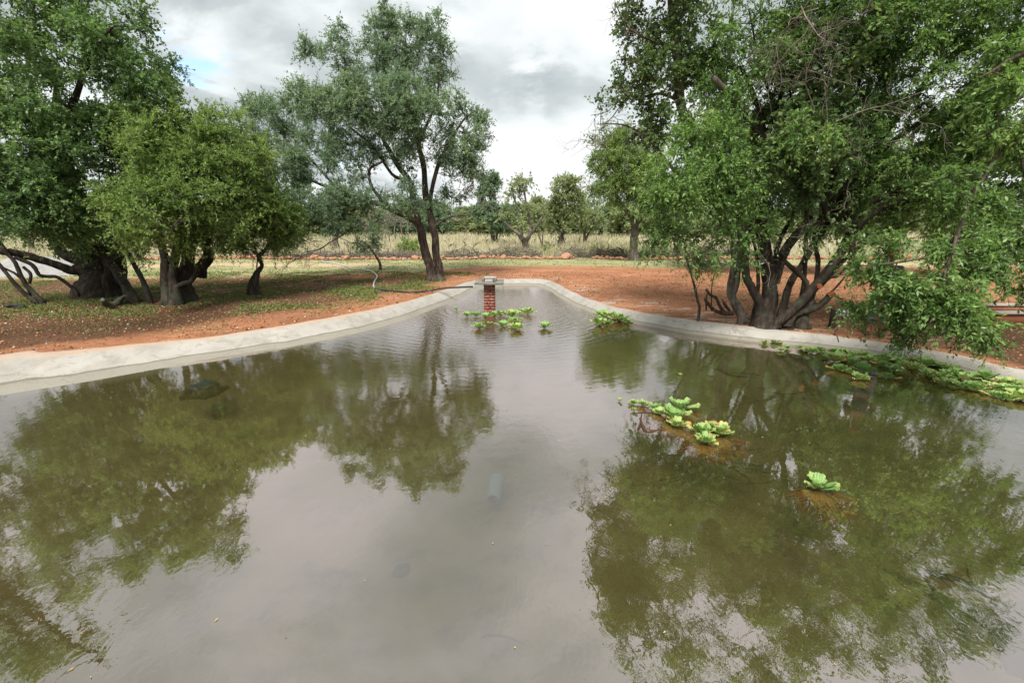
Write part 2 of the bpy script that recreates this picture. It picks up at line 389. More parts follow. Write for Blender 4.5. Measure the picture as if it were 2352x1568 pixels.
ffac = k.math('MULTIPLY', ftot, k.math('SUBTRACT', 1.0, gb.outputs['Backfacing']))
m2 = k.n.new('ShaderNodeMixShader'); k.lk(ffac, m2.inputs[0]); k.lk(m1.outputs[0], m2.inputs[1]); k.lk(gl.outputs[0], m2.inputs[2])
k.lk(m2.outputs[0], k.o.inputs[0])
water = g.build('water', k.m); tag(water, 'murky olive pond water mirroring trees and clouds', kind='structure')

# ------------------------------------------------------------------ ground: one sheet from the rim to the horizon
gin = OE+dirn*.0; gin = WE+(OE-WE)*.93
cx, cyy = .2, 8.0
ang = np.arctan2(gin[:, 1]-cyy, gin[:, 0]-cx)
farp = np.stack([cx+900*np.cos(ang), cyy+900*np.sin(ang)], 1)
offs = np.concatenate([[0], np.cumsum(np.linspace(.12, .55, 70)), 24+np.geomspace(1, 860, 34)])
GR = []; ATT = []
for kx, s in enumerate(offs):
    p = gin[:, :2]+(farp-gin[:, :2])*(s/900.)
    z = np.full(NP_, GZ)
    n = vnoise(p[:, 0], p[:, 1], .35, 1)-.5+.4*(vnoise(p[:, 0], p[:, 1], 1.1, 2)-.5)
    z = z+n*.09*min(1, s/2.5)
    # heaped soil around the left trees
    if kx == 0: z = OE[:, 2]-.01
    if kx == 1: z = OE[:, 2]*.3+.7*GZ
    GR.append(np.stack([p[:, 0], p[:, 1], z], 1))
    X, Y = p[:, 0], p[:, 1]
    wbl = (vnoise(X, Y, .25, 3)-.5)*2.2
    fld = np.clip((Y-27.9)/.8, 0, 1)
    strip = np.clip((Y+wbl*.6-(22.6+-3.2*np.clip((-X-1.5)/3, 0, 1)-1.5*np.clip((-X-7.5)/3, 0, 1)))/2.0, 0, 1)*(1-fld)
    track = np.exp(-((Y-24.6-.02*X)/1.1)**2)*np.clip((-X-5)/3, 0, 1)+np.exp(-((Y-24.8)/.8)**2)*np.clip((X-12)/3, 0, 1)
    litter = np.clip((s-1.1+wbl*.25)/1.4, 0, 1)*np.clip((-X-1.6)/2.5, 0, 1)*np.clip((20.5-Y)/3, 0, 1)
    litter = np.maximum(litter, np.clip((X-5.6+wbl*.4)/2.5, 0, 1)*np.clip((14.5-Y)/3, 0, 1)*np.clip((s-.2)/.5, 0, 1)*.9)
    behind = np.clip((4-Y)/3, 0, 1)*.5
    grass = np.maximum(strip, behind)
    smear = np.exp(-((s-.9)/1.3)**2)*np.clip((X-.8)/1.5, 0, 1)*(Y > 9)
    ATT.append(np.stack([grass, litter, track, fld, smear], 1))
V = np.concatenate(GR); A = np.concatenate(ATT); K = len(offs)
Q = np.concatenate([np.stack([a*NP_+ii, a*NP_+(ii+1) % NP_, (a+1)*NP_+(ii+1) % NP_, (a+1)*NP_+ii], 1) for a in range(K-1)])
g = Geo(); g.add(V, Q[:, ::-1])
k = M('soil_and_grass')
n1, n2, n3, n4 = k.noise(.9, 7, .6), k.noise(26, 5, .7), k.noise(7, 6, .65), k.noise(70, 3, .7)
big = k.noise(.28, 4, .6)
tr_st = k.noise(2.2, 5, .6, (.22, 1.6, 1))
soil = k.ramp(k.math('ADD', k.math('MULTIPLY', n1, .45), k.math('MULTIPLY', n3, .55)), [(.34, (.23, .095, .047)), (.5, (.38, .172, .088)), (.68, (.50, .255, .14))])
soil = k.mix(k.math('MULTIPLY', k.step(tr_st, .5, .68), .5), soil, (.58, .33, .20))
soil = k.mix(k.math('MULTIPLY', k.step(n2, .5, .68), .55), soil, (.19, .072, .036))
soil = k.mix(k.math('MULTIPLY', k.step(n4, .64, .72), .5), soil, (.60, .36, .22))
brk = k.math('MULTIPLY', k.math('SUBTRACT', n3, .5), 1.6)
def mask(nm, lo=.35, hi=.65, amt=1.0): return k.math('MULTIPLY', k.step(k.math('ADD', k.attr(nm), k.math('MULTIPLY', brk, amt)), lo, hi), 1.0)
soil = k.mix(k.math('MULTIPLY', k.step(big, .5, .62), .45), soil, (.24, .11, .062))
lit = k.ramp(n2, [(.35, (.06, .030, .018)), (.5, (.125, .066, .038)), (.68, (.22, .125, .07))])
lit = k.mix(k.math('MULTIPLY', k.step(n4, .62, .7), .5), lit, (.30, .25, .12))
c = k.mix(mask('litter', .2, .9), soil, lit)
grs = k.ramp(n2, [(.3, (.20, .18, .09)), (.5, (.36, .34, .18)), (.7, (.50, .47, .28))])
grs = k.mix(k.math('MULTIPLY', k.step(n1, .5, .66), .5), grs, (.18, .22, .06))
c = k.mix(mask('grass', .35, .75), c, grs)
c = k.mix(k.math('MULTIPLY', mask('track', .4, .8), .8), c, (.52, .37, .25))
c = k.mix(mask('field', .3, .5, .2), c, k.ramp(n3, [(.3, (.20, .18, .10)), (.6, (.33, .30, .18))]))
c = k.mix(k.math('MULTIPLY', k.step(k.math('MULTIPLY', k.attr('smear'), k.step(k.noise(1.5, 6, .6, (.6, 1.6, 1)), .5, .62)), .3, .75), .6), c, (.50, .45, .40))
gm_ = k.fin(c, .95, k.bump(k.math('ADD', n2, k.math('MULTIPLY', n3, 1.5)), .9, .05), .1)
ground = g.build('ground', gm_, smooth=True); tag(ground, 'red gravel soil with grass strip and leaf litter round the pond', kind='structure')
for i, nm in enumerate(('grass', 'litter', 'track', 'field', 'smear')):
    a = ground.data.attributes.new(nm, 'FLOAT', 'POINT'); a.data.foreach_set('value', A[:, i].astype(np.float32))

from math import pi
OEp = OE[:, :2]
def in_pond(X, Y, margin=0.0):
    """inside the outer rim polygon grown by margin (vectorised even-odd test)"""
    P = OEp+dirn[:, :2]*margin; P2 = np.roll(P, -1, 0); ins = np.zeros(len(X), bool)
    for a, b in zip(P, P2):
        c_ = (a[1] > Y) != (b[1] > Y)
        with np.errstate(divide='ignore', invalid='ignore'):
            ins ^= c_ & (X < (b[0]-a[0])*(Y-a[1])/(b[1]-a[1]+1e-12)+a[0])
    return ins
def gz(X, Y):
    n = vnoise(X, Y, .35, 1)-.5+.4*(vnoise(X, Y, 1.1, 2)-.5); return GZ+n*.09

# ------------------------------------------------------------------ foliage engine
def rand_dirs(n): return nrm(rng.normal(size=(n, 3)))
def leaves(g, base, axis, L, W, tint, up=.8):
    """folded lozenge leaves: base points, long axis, length, width"""
    n = len(base); axis = nrm(axis)
    nr = nrm(np.array([0, 0, 1.])*up+rng.normal(size=(n, 3))*.6)
    side = nrm(np.cross(axis, nr)); nn = np.cross(side, axis)
    L = L[:, None]; W = W[:, None]
    mid = base+axis*L*.45-nn*W*.12
    V = np.stack([base, mid+side*W*.5+nn*W*.1, base+axis*L-nn*L*.12, mid-side*W*.5+nn*W*.1], 1).reshape(-1, 3)
    g.add(V, np.arange(n*4).reshape(-1, 4), np.repeat(tint, 4))

LC = []
SPEC = {  # leaf length, width, clump radius, twigs per clump, leaves per twig, droop, leaf-tint base
 'broad': (.085, .048, .50, 22, 19, -.10, .38), 'bright': (.085, .032, .48, 24, 20, -.05, .45),
 'acacia': (.085, .036, .52, 26, 18, -.02, .42), 'vivid': (.080, .032, .45, 22, 20, -.28, .40),
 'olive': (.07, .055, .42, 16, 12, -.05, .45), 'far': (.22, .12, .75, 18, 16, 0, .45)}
def make_tree(name, label, base, limbs, blobs, kind='broad', bark='dark', dens=1.0, group=None, cat='tree', size=1.0, sub=5, seed=0, clump=None, twigs=None, lpt=None, tintoff=0, lone=None):
    """limbs: [(u,v,Y,r)...] traced stems; blobs: (u,v,Y,ru,rv,ry[,density[,tint]]) crown masses"""
    global rng
    rng = np.random.default_rng(seed+100)
    root = empty(name, base); tag(root, label, cat, group)
    lL, lW, cr, nt, nl, droop, tb = SPEC[kind]
    lL *= size; lW *= size; cr = clump or cr; nt = twigs or nt; nl = lpt or nl
    gt = Geo(); nodes = []; nrad = []
    for lb in limbs:
        pts = [D(u, v, Y) for u, v, Y, r in lb]; rad = [r for *_, r in lb]
        if pts[0].z < GZ+.55:
            rad = [rad[0]*1.15]+rad; q0 = pts[0].copy(); q0.z = GZ-.12; pts[0].z = max(pts[0].z, GZ+.12); pts = [q0]+pts
            if rad[1] > .08: rad[0] *= 1.35; rad[1] *= 1.1
        P, R = smooth_path(pts, rad, sub)
        P = P+np.array([[mnoise.noise(Vector(p)*1.3+Vector((seed, i*9, 0))) for i in range(3)] for p in P])*np.minimum(.25, R*1.1)[:, None]*np.linspace(.2, 1, len(P))[:, None]
        S = 12 if R[0] > .09 else (8 if R[0] > .04 else 6)
        V, Q = tubes(P[None], R[None], S, .10); gt.add(V, Q)
        c0 = V[-S:]; gt.add(np.vstack([c0, P[-1][None]]), [[i, (i+1) % S, S] for i in range(S)], .9)
        k0 = max(1, int(len(P)*.35)); nodes += list(P[k0:]); nrad += list(R[k0:])
    # crown clumps
    C = []; CT = []; CO = []
    for bl in blobs:
        u, v, Y, ru, rv, ry = bl[:6]; dn = bl[6] if len(bl) > 6 else 1.0; tt = bl[7] if len(bl) > 7 else 0
        c = np.array(D(u, v, Y)); zc = np.linalg.norm(c-np.array([0, 0, HC]))/math.sqrt(1+((u-1176)/F)**2+((784-v)/F)**2)
        ax = np.array([ru/F*zc, ry, rv/F*zc])
        n = max(1, int(dens*dn*2.6*ax.prod()/cr**3+.5))
        d = rand_dirs(n); rr = rng.uniform(0, 1, n)**.40
        q = c+d*ax*rr[:, None]*np.clip(1-.35*cr/ax.mean(), .5, 1)*(1+.25*rng.normal(size=(n, 1))*.5)
        keep = q[:, 2] > GZ+.25; q = q[keep]; d = d[keep]
        C.append(q); CO.append(d); CT.append(np.full(len(q), tt))
    gl_ = Geo(); gb = gt
    if C and sum(len(x) for x in C):
        C = np.concatenate(C); CO = np.concatenate(CO); CT = np.concatenate(CT)
        NN = np.array(nodes); NR = np.array(nrad)
        order = np.argsort([np.min(np.linalg.norm(NN-c, axis=1)) for c in C])
        paths = []; rads = []
        for i in order:
            c = C[i]; dl = NN-c; dist_ = np.linalg.norm(dl, axis=1)+np.clip(dl[:, 2], 0, None)*.8
            j = int(np.argmin(dist_)); q = NN[j]; ln = np.linalg.norm(c-q)
            t = np.linspace(0, 1, 7)[:, None]
            bend = rand_dirs(1)[0]*ln*.14+np.array([0, 0, ln*.10])
            p = q*(1-t)+c*t+bend*np.sin(t*pi)+rng.normal(size=(7, 3))*ln*.02*np.sin(t*pi)
            r0 = min(.75*NR[j], .010+.014*ln); r1 = min(r0*.7, .007)
            paths.append(p); rads.append(np.linspace(r0, r1, 7))
            NN = np.vstack([NN, p[2:]]); NR = np.concatenate([NR, np.linspace(r0, r1, 7)[2:]])
        V, Q = tubes(np.array(paths), np.array(rads), 5); gb.add(V, Q)
        n = len(C); m = n*nt
        cen = np.repeat(C, nt, 0); od = np.repeat(CO, nt, 0); tint_c = np.repeat(CT+rng.normal(size=n)*.14, nt)
        d = nrm(rand_dirs(m)+od*.35+np.array([0, 0, .18+droop]))
        ln = cr*rng.uniform(.55, 1.25, m)
        b0 = cen+rng.normal(size=(m, 3))*cr*.10
        t = np.linspace(0, 1, 4)[None, :, None]
        sag = np.array([0, 0, droop-.10])
        P = b0[:, None]+d[:, None]*ln[:, None, None]*t+sag*ln[:, None, None]*t**2+rng.normal(size=(m, 4, 3))*.02*t
        keepT = rng.uniform(size=m) < .75
        V, Q = tubes(P[keepT], np.broadcast_to(np.array([.005, .004, .003, .002])*max(1, size), (keepT.sum(), 4)), 3); gb.add(V, Q)
        tl = rng.uniform(.18, 1.05, (m, nl)); tl = np.sort(tl, 1)[..., None]
        LB = b0[:, None]+d[:, None]*ln[:, None, None]*tl+sag*ln[:, None, None]*tl**2
        LB = LB.reshape(-1, 3)+rng.normal(size=(m*nl, 3))*.012
        la = nrm(np.repeat(d, nl, 0)*.7+rand_dirs(m*nl)*.85+np.array([0, 0, droop*.8]))
        hh = (LB[:, 2]-C[:, 2].min())/max(.5, np.ptp(C[:, 2]))
        ti = tb+tintoff+np.repeat(tint_c, nl)+rng.normal(size=m*nl)*.10+(tl.ravel()-.6)*.30
        sz = rng.uniform(.5, 1.35, m*nl)*(1.1-.25*tl.ravel())
        leaves(gl_, LB, la, lL*sz, lW*sz, np.clip(ti, 0, 1))
        gl_.build('crown', LEAF[kind], root); LC.append((name, len(LB)))
    gt.build('trunk', BARK[bark], root, smooth=True)
    return root
def dead_twigs(parent, starts, bark='dead', n=5, L=.7, r=.008, name='dead_branch', seed=1):
    """forking bare twig: starts = list of (point, direction)"""
    rg = np.random.default_rng(seed); g = Geo(); paths = []; rads = []
    def grow(p, d, ln, r0, lev):
        K = 6; P = [np.array(p)]; dd_ = np.array(d, float)
        for i in range(K-1):
            dd_ = nrm(dd_+rg.normal(size=3)*.28); P.append(P[-1]+dd_*ln/(K-1))
        paths.append(P); rads.append(np.linspace(r0, r0*.5, K))
        if lev > 0:
            for j in range(rg.integers(2, n)):
                q = P[rg.integers(1, K)]; grow(q, nrm(dd_+rg.normal(size=3)*.8), ln*rg.uniform(.45, .8), r0*.6, lev-1)
    for p, d in starts: grow(np.array(p)+np.array(parent.location), d, L, r, 3)
    V, Q = tubes(np.array(paths), np.array(rads), 4); g.add(V, Q)
    return g.build(name, BARK[bark], parent, smooth=True)

# ------------------------------------------------------------------ trees by the pond
# big broad-leaved tree at the far left: gnarled bole, long low limb, leaning stems
tA = make_tree('broadleaf_tree', 'huge gnarled dark-boled tree with a long low limb, at the far left', G(235, 666),
  [[(235, 676, 14.4, .62), (232, 650, 14.6, .50), (222, 615, 14.7, .50), (200, 575, 14.6, .36), (170, 500, 14.4, .22), (165, 400, 14.4, .14), (120, 300, 14.3, .09), (130, 200, 14.2, .07), (80, 60, 14, .045), (90, -80, 13.6, .02)],
   [(250, 640, 14.8, .30), (268, 600, 14.8, .30), (262, 560, 14.9, .22), (280, 480, 14.6, .16), (300, 350, 14.2, .12), (320, 200, 14, .07)],
   [(215, 630, 14.5, .34), (185, 618, 14.4, .2), (161, 620, 14.3, .14), (132, 608, 14.1, .11), (88, 594, 13.9, .11), (37, 581, 13.6, .11), (0, 576, 13.4, .10), (-80, 540, 13.2, .07), (-160, 470, 13, .05)],
   [(210, 600, 14.5, .26), (150, 585, 14.3, .15), (132, 560, 14.2, .13), (90, 500, 13.6, .1), (20, 430, 13.0, .08), (-60, 350, 12.6, .06)],
   [(150, 400, 13.8, .1), (95, 330, 13, .10), (160, 250, 12.9, .08), (210, 130, 12.8, .06), (260, 60, 12.8, .03)],
   [(95, 340, 13, .07), (40, 380, 12.3, .08), (-20, 330, 12, .06)],
   [(200, 670, 13.9, .12), (192, 650, 14.1, .15), (205, 620, 14.4, .2)],
   [(305, 687, 13.2, .16), (290, 655, 13.4, .125), (270, 626, 13.7, .12), (241, 592, 14.0, .11), (222, 550, 14.2, .09), (230, 470, 13.8, .06)],
   [(341, 687, 13.2, .085), (331, 650, 13.3, .07), (317, 622, 13.4, .065), (305, 603, 13.5, .06), (285, 560, 13.6, .05)],
   [(251, 671, 14.0, .13), (247, 645, 14.0, .12), (248, 620, 14.1, .10), (240, 570, 14.2, .08)],
   [(273, 662, 14.4, .14), (282, 640, 14.4, .12), (276, 600, 14.4, .1)],
   [(178, 673, 13.7, .05), (160, 655, 13.7, .05), (133, 636, 13.6, .05), (110, 634, 13.5, .05), (92, 630, 13.4, .05), (75, 608, 13.4, .055), (41, 590, 13.4, .06)],
   [(98, 702, 12.9, .075), (84, 680, 13.0, .06), (63, 657, 13.2, .06), (45, 625, 13.3, .055), (35, 600, 13.4, .05), (15, 575, 13.4, .05), (-20, 530, 13.3, .04)],
   [(82, 702, 12.9, .07), (66, 682, 13.0, .055), (48, 667, 13.0, .055), (18, 632, 13.1, .05), (-10, 600, 13.2, .05)],
   [(63, 657, 13.2, .035), (40, 632, 13.2, .035), (18, 620, 13.2, .03), (-10, 610, 13.2, .03)],
   [(68, 652, 13.2, .035), (72, 630, 13.3, .04), (55, 612, 13.3, .04)]],
  [(40, 60, 12.6, 170, 130, 2.0, .36, .06), (210, 30, 13, 120, 110, 1.5, .4, .05), (110, -60, 13, 220, 60, 1.6, .4), (290, 150, 13.4, 100, 110, 1.5, .9), (120, 200, 12.4, 160, 110, 1.6, .38, .08), (370, 235, 13.8, 62, 70, 1.0, 1, .1),
   (330, 290, 13.6, 90, 80, 1.3), (230, 310, 13.4, 110, 90, 1.4, 1.1), (60, 330, 12, 150, 110, 1.5, .85), (0, 440, 11.6, 120, 90, 1.2), (110, 440, 12, 110, 80, 1.2), (90, 510, 12.2, 120, 50, 1.0), (200, 430, 13, 100, 90, 1.3),
   (220, 540, 13.6, 110, 55, .9, 1.0, -.12), (-150, 200, 12, 150, 300, 2, .6), (10, 520, 11.2, 70, 40, .6, .8)],
  'broad', 'dark', .78, seed=1)
tA2 = make_tree('broadleaf_tree', 'tree leaning in over the water from outside the left edge, seen as a mirrored crown', Vector((-11.6, 7.6, GZ)),
  [[(-560, 760, 7.6, .2), (-500, 500, 7.6, .15), (-430, 250, 7.4, .1), (-340, 60, 7.1, .06), (-240, -60, 6.9, .03)],
   [(-430, 250, 7.4, .08), (-470, 50, 7.2, .06), (-400, -130, 7.0, .03)]],
  [(-300, -20, 7.0, 150, 90, .7, .5), (-450, -60, 7.2, 160, 110, .8, .6), (-420, 150, 7.4, 110, 120, .8, .6)], 'broad', 'dark', 1, seed=2)
tB = make_tree('broadleaf_tree', 'dense bright green tree with a cluster of short dark twisted stems', G(400, 690),
  [[(381, 690, 13.1, .17), (381, 650, 13.2, .13), (377, 600, 13.3, .11), (365, 540, 13.3, .09), (340, 450, 13, .07), (310, 380, 13, .05)],
   [(402, 689, 13.1, .17), (401, 660, 13.2, .14), (398, 630, 13.3, .12), (405, 570, 13.3, .1), (420, 480, 13.3, .08), (430, 350, 13.3, .05), (430, 250, 13.4, .03)],
   [(422, 660, 13.7, .24), (424, 630, 13.7, .20), (432, 590, 13.7, .16), (460, 520, 13.7, .10), (500, 430, 13.7, .06), (520, 350, 13.7, .04)],
   [(401, 668, 13.2, .09), (420, 652, 13.2, .07), (442, 644, 13.3, .065), (456, 610, 13.3, .06), (470, 580, 13.3, .055), (490, 520, 13.3, .04)],
   [(458, 634, 14.6, .20), (462, 612, 14.6, .17), (476, 585, 14.6, .14), (470, 540, 14.6, .1), (520, 470, 14.2, .07), (560, 420, 14.1, .04)],
   [(390, 600, 13.3, .07), (410, 575, 13.2, .05), (440, 545, 13.2, .04)]],
  [(420, 350, 13.2, 110, 85, 1.5, 1.05, .05), (520, 360, 13.7, 85, 75, 1.3, 1.1, .08), (560, 430, 13.8, 62, 80, 1.1, 1.1, .02), (340, 330, 13.2, 90, 75, 1.1, 1), (480, 290, 14.2, 70, 40, .8, .6, .1),
   (450, 460, 12.8, 130, 80, 1.2, 1.1, 0), (340, 440, 12.4, 90, 70, .9, 1.1), (300, 490, 11.3, 85, 55, .8, 1.2, .12), (340, 545, 11.3, 80, 42, .6, .9, .10), (255, 450, 11.5, 50, 40, .5, .9, .12), (470, 540, 13, 110, 42, .9, 1, -.05), (310, 585, 11.5, 35, 22, .3, .8, .05),
   (600, 480, 14.2, 50, 70, .8, 1, -.02), (575, 350, 14.3, 50, 60, .8, .9, .08), (510, 290, 14, 60, 35, .8, .8, .08), (640, 470, 14.6, 45, 70, .8, .7, -.05)],
  'bright', 'dark', 1.15, seed=3)
dead_twigs(tB, [(D(385, 560, 11.8)-tB.location, (.3, -.3, .2)), (D(400, 545, 11.8)-tB.location, (-.3, -.2, -.2))], n=5, L=.9, seed=4)
tC = make_tree('sapling', 'small tree on a short black crooked trunk left of the acacia', G(584, 656),
  [[(583, 657, 14.9, .16), (585, 640, 14.9, .12), (590, 625, 14.9, .09), (602, 610, 14.9, .055), (597, 592, 14.9, .07), (610, 575, 14.9, .055), (625, 545, 14.9, .04), (640, 510, 14.9, .03)],
   [(588, 632, 14.9, .022), (590, 610, 14.9, .02), (591, 585, 14.9, .02), (580, 550, 14.9, .015)]],
  [(600, 535, 14.8, 75, 45, .9, 1.2, -.05), (650, 545, 14.8, 42, 50, .6, 1, -.05), (560, 565, 14.8, 45, 28, .5, .9, -.05), (600, 575, 14.6, 50, 22, .4, .6), (630, 500, 15, 70, 40, .8, 1, -.05)], 'bright', 'dark', 1.2, seed=5)

# the acacia in the middle
tD = make_tree('acacia_tree', 'tall feathery blue-green acacia with twin trunks behind the pond', G(1000, 642),
  [[(992, 645, 18.2, .22), (988, 618, 18.2, .18), (980, 590, 18.2, .17), (972, 548, 18.2, .17), (962, 514, 18.2, .14), (940, 500, 18.1, .12), (927, 493, 18, .11), (890, 478, 17.8, .1), (840, 462, 17.5, .08), (780, 440, 17.3, .06), (700, 410, 17.2, .035)],
   [(962, 516, 18.2, .12), (950, 460, 18.2, .12), (940, 415, 18.3, .11), (905, 365, 18.3, .09), (870, 300, 18.4, .07), (840, 220, 18.4, .05), (780, 120, 18.5, .03)],
   [(1009, 643, 18.4, .20), (1010, 615, 18.4, .165), (1003, 590, 18.4, .16), (997, 535, 18.4, .14), (985, 480, 18.5, .13), (975, 410, 18.6, .11), (960, 330, 18.8, .09), (940, 220, 19, .06), (930, 90, 19.2, .03)],
   [(940, 415, 18.3, .08), (900, 400, 18, .06), (860, 340, 17.6, .05), (800, 290, 17.5, .035)],
   [(985, 480, 18.5, .08), (1000, 400, 18.4, .08), (1030, 330, 18.3, .06), (1070, 270, 18.3, .03)],
   [(960, 330, 18.8, .06), (1000, 240, 18.8, .05), (1010, 150, 18.8, .025)],
   [(890, 478, 17.8, .07), (855, 430, 17.4, .06), (850, 390, 17.3, .05), (880, 370, 17.2, .04)],
   [(840, 462, 17.5, .06), (800, 490, 17.0, .05), (740, 510, 16.8, .04), (690, 520, 16.6, .02)],
   [(780, 440, 17.3, .05), (700, 350, 17.6, .04), (640, 270, 18, .025)],
   [(997, 520, 18.4, .06), (1030, 500, 18.3, .04), (1060, 495, 18.2, .035), (1097, 489, 18.2, .015)],
   [(1030, 500, 18.3, .03), (1060, 515, 18.2, .025), (1090, 518, 18.2, .012)],
   [(780, 545, 16.6, .012), (757, 557, 16.5, .02), (735, 572, 16.5, .022), (700, 580, 16.4, .012)],
   [(840, 475, 17.4, .05), (810, 520, 17, .035), (780, 545, 16.6, .02)]],
  [(905, 60, 19.2, 70, 45, 1.0, .9), (960, 110, 19.2, 75, 60, 1.1, .85), (1000, 180, 18.8, 60, 55, 1.0, .8), (880, 130, 18.8, 55, 60, .9, .9), (775, 75, 18.6, 32, 32, .6, .9), (785, 140, 18.6, 55, 50, .9, .8), (700, 125, 18.6, 48, 35, .6, .8),
   (610, 235, 18.2, 60, 38, .8, .9), (580, 250, 18.2, 40, 25, .5, .8), (700, 235, 18, 95, 50, 1.2, .9, .03), (830, 240, 17.4, 110, 60, 1.4, .95, .06), (640, 310, 18, 70, 42, .9, .8), (950, 260, 17.6, 90, 60, 1.3, .95, .04), (1060, 260, 18.4, 60, 50, .8, .75),
   (1100, 290, 18.4, 32, 26, .5, .8), (1050, 350, 18.4, 60, 60, .9, .65), (980, 350, 18.8, 70, 60, 1, .5), (860, 330, 17.6, 85, 50, 1, .55), (740, 330, 17.4, 85, 45, 1, .8), (660, 400, 17, 80, 55, 1.0, .9), (770, 420, 16.8, 90, 42, .9, .6), (650, 460, 16.5, 70, 40, .8, 1), (1040, 430, 18.5, 50, 40, .8, .6),
   (740, 480, 16.2, 110, 45, .9, 1.1, -.03), (850, 470, 16.8, 90, 45, .9, .95), (930, 440, 17.4, 60, 40, .8, .7), (790, 520, 16.2, 95, 26, .7, .6, -.05), (1000, 470, 18.6, 40, 35, .6, .6), (700, 540, 16.3, 60, 22, .5, .25, -.1), (1085, 400, 18.4, 42, 45, .7, .7), (1000, 55, 19, 40, 35, .7, .8), (870, 70, 19, 30, 35, .6, .8), (590, 330, 17.5, 55, 45, .8, .8), (600, 400, 17, 50, 50, .8, .9), (900, 330, 17.4, 80, 60, 1, .6), (920, 200, 18, 70, 50, 1, .7), (560, 245, 18.2, 22, 14, .4, .8), (780, 380, 17.2, 80, 50, 1, .5), (1110, 290, 18.4, 28, 24, .4, 1), (1070, 340, 18.2, 60, 60, .8, .8, .03), (900, 250, 16.8, 110, 60, .8, .7, .08), (760, 250, 17, 90, 40, .8, .6, .08), (680, 380, 16.4, 90, 40, .7, .7, .04)],
  'acacia', 'brown', .74, seed=6, clump=.42, twigs=22, lpt=16)
dead_twigs(tD, [(D(700, 540, 16.6)-tD.location, (-.5, 0, -.1)), (D(740, 555, 16.6)-tD.location, (-.6, .1, 0)), (D(760, 540, 16.6)-tD.location, (.4, .1, .1)), (D(660, 560, 16.5)-tD.location, (.5, 0, .2)), (D(900, 520, 17.5)-tD.location, (-.5, 0, .1)), (D(830, 540, 17.0)-tD.location, (.3, 0, .3)), (D(720, 580, 16.5)-tD.location, (-.6, 0, .2))], 'dead', n=6, L=1.3, r=.014, seed=3)
dead_twigs(tD, [(D(1060, 495, 18.2)-tD.location, (.6, 0, -.1))], 'dead', n=6, L=1.3, r=.014, seed=33)
tE = make_tree('sapling', 'slender bent sapling on the grass between the hose and the acacia', G(873, 622),
  [[(874, 623, 21.8, .07), (871, 600, 21.8, .06), (860, 582, 21.8, .05), (845, 565, 21.8, .035), (830, 552, 21.8, .02)]],
  [(835, 560, 21.6, 42, 18, .7, 1.3, -.1), (850, 535, 21.7, 30, 22, .6, .8, 0)], 'acacia', 'brown', 1, seed=8)

# right-hand thicket: the many-stemmed tree on the bank
lim = []
hub = (1895, 490, 10.6)
for (u, v, Y) in [(2380, 60, 9.4), (2380, 210, 9.2), (2380, 330, 9.0), (2290, -60, 9.4), (2150, -90, 9.6), (2020, -60, 10), (1880, -90, 10.2), (1720, 20, 10.4), (1650, 190, 10.2), (2380, 420, 8.6), (1800, 120, 10)]:
    f_ = lambda t: (hub[0]*(1-t)+u*t, hub[1]*(1-t)+v*t, hub[2]*(1-t)+Y*t)
    m1_, m2_ = f_(.33), f_(.68)
    jr = random.Random(int(u*7+v)); kr = jr.uniform(.5, .95); hx, hy = jr.uniform(-30, 25), jr.uniform(-20, 40)
    lim.append([(hub[0]+hx, hub[1]+hy, hub[2]+jr.uniform(-.3, .3), .085*kr), (m1_[0]+jr.uniform(-22, 22), m1_[1]+jr.uniform(-22, 16), m1_[2], .065*kr), (m2_[0]+jr.uniform(-22, 22), m2_[1]+jr.uniform(-18, 22), m2_[2], .04*kr), (u, v, Y, .015)])
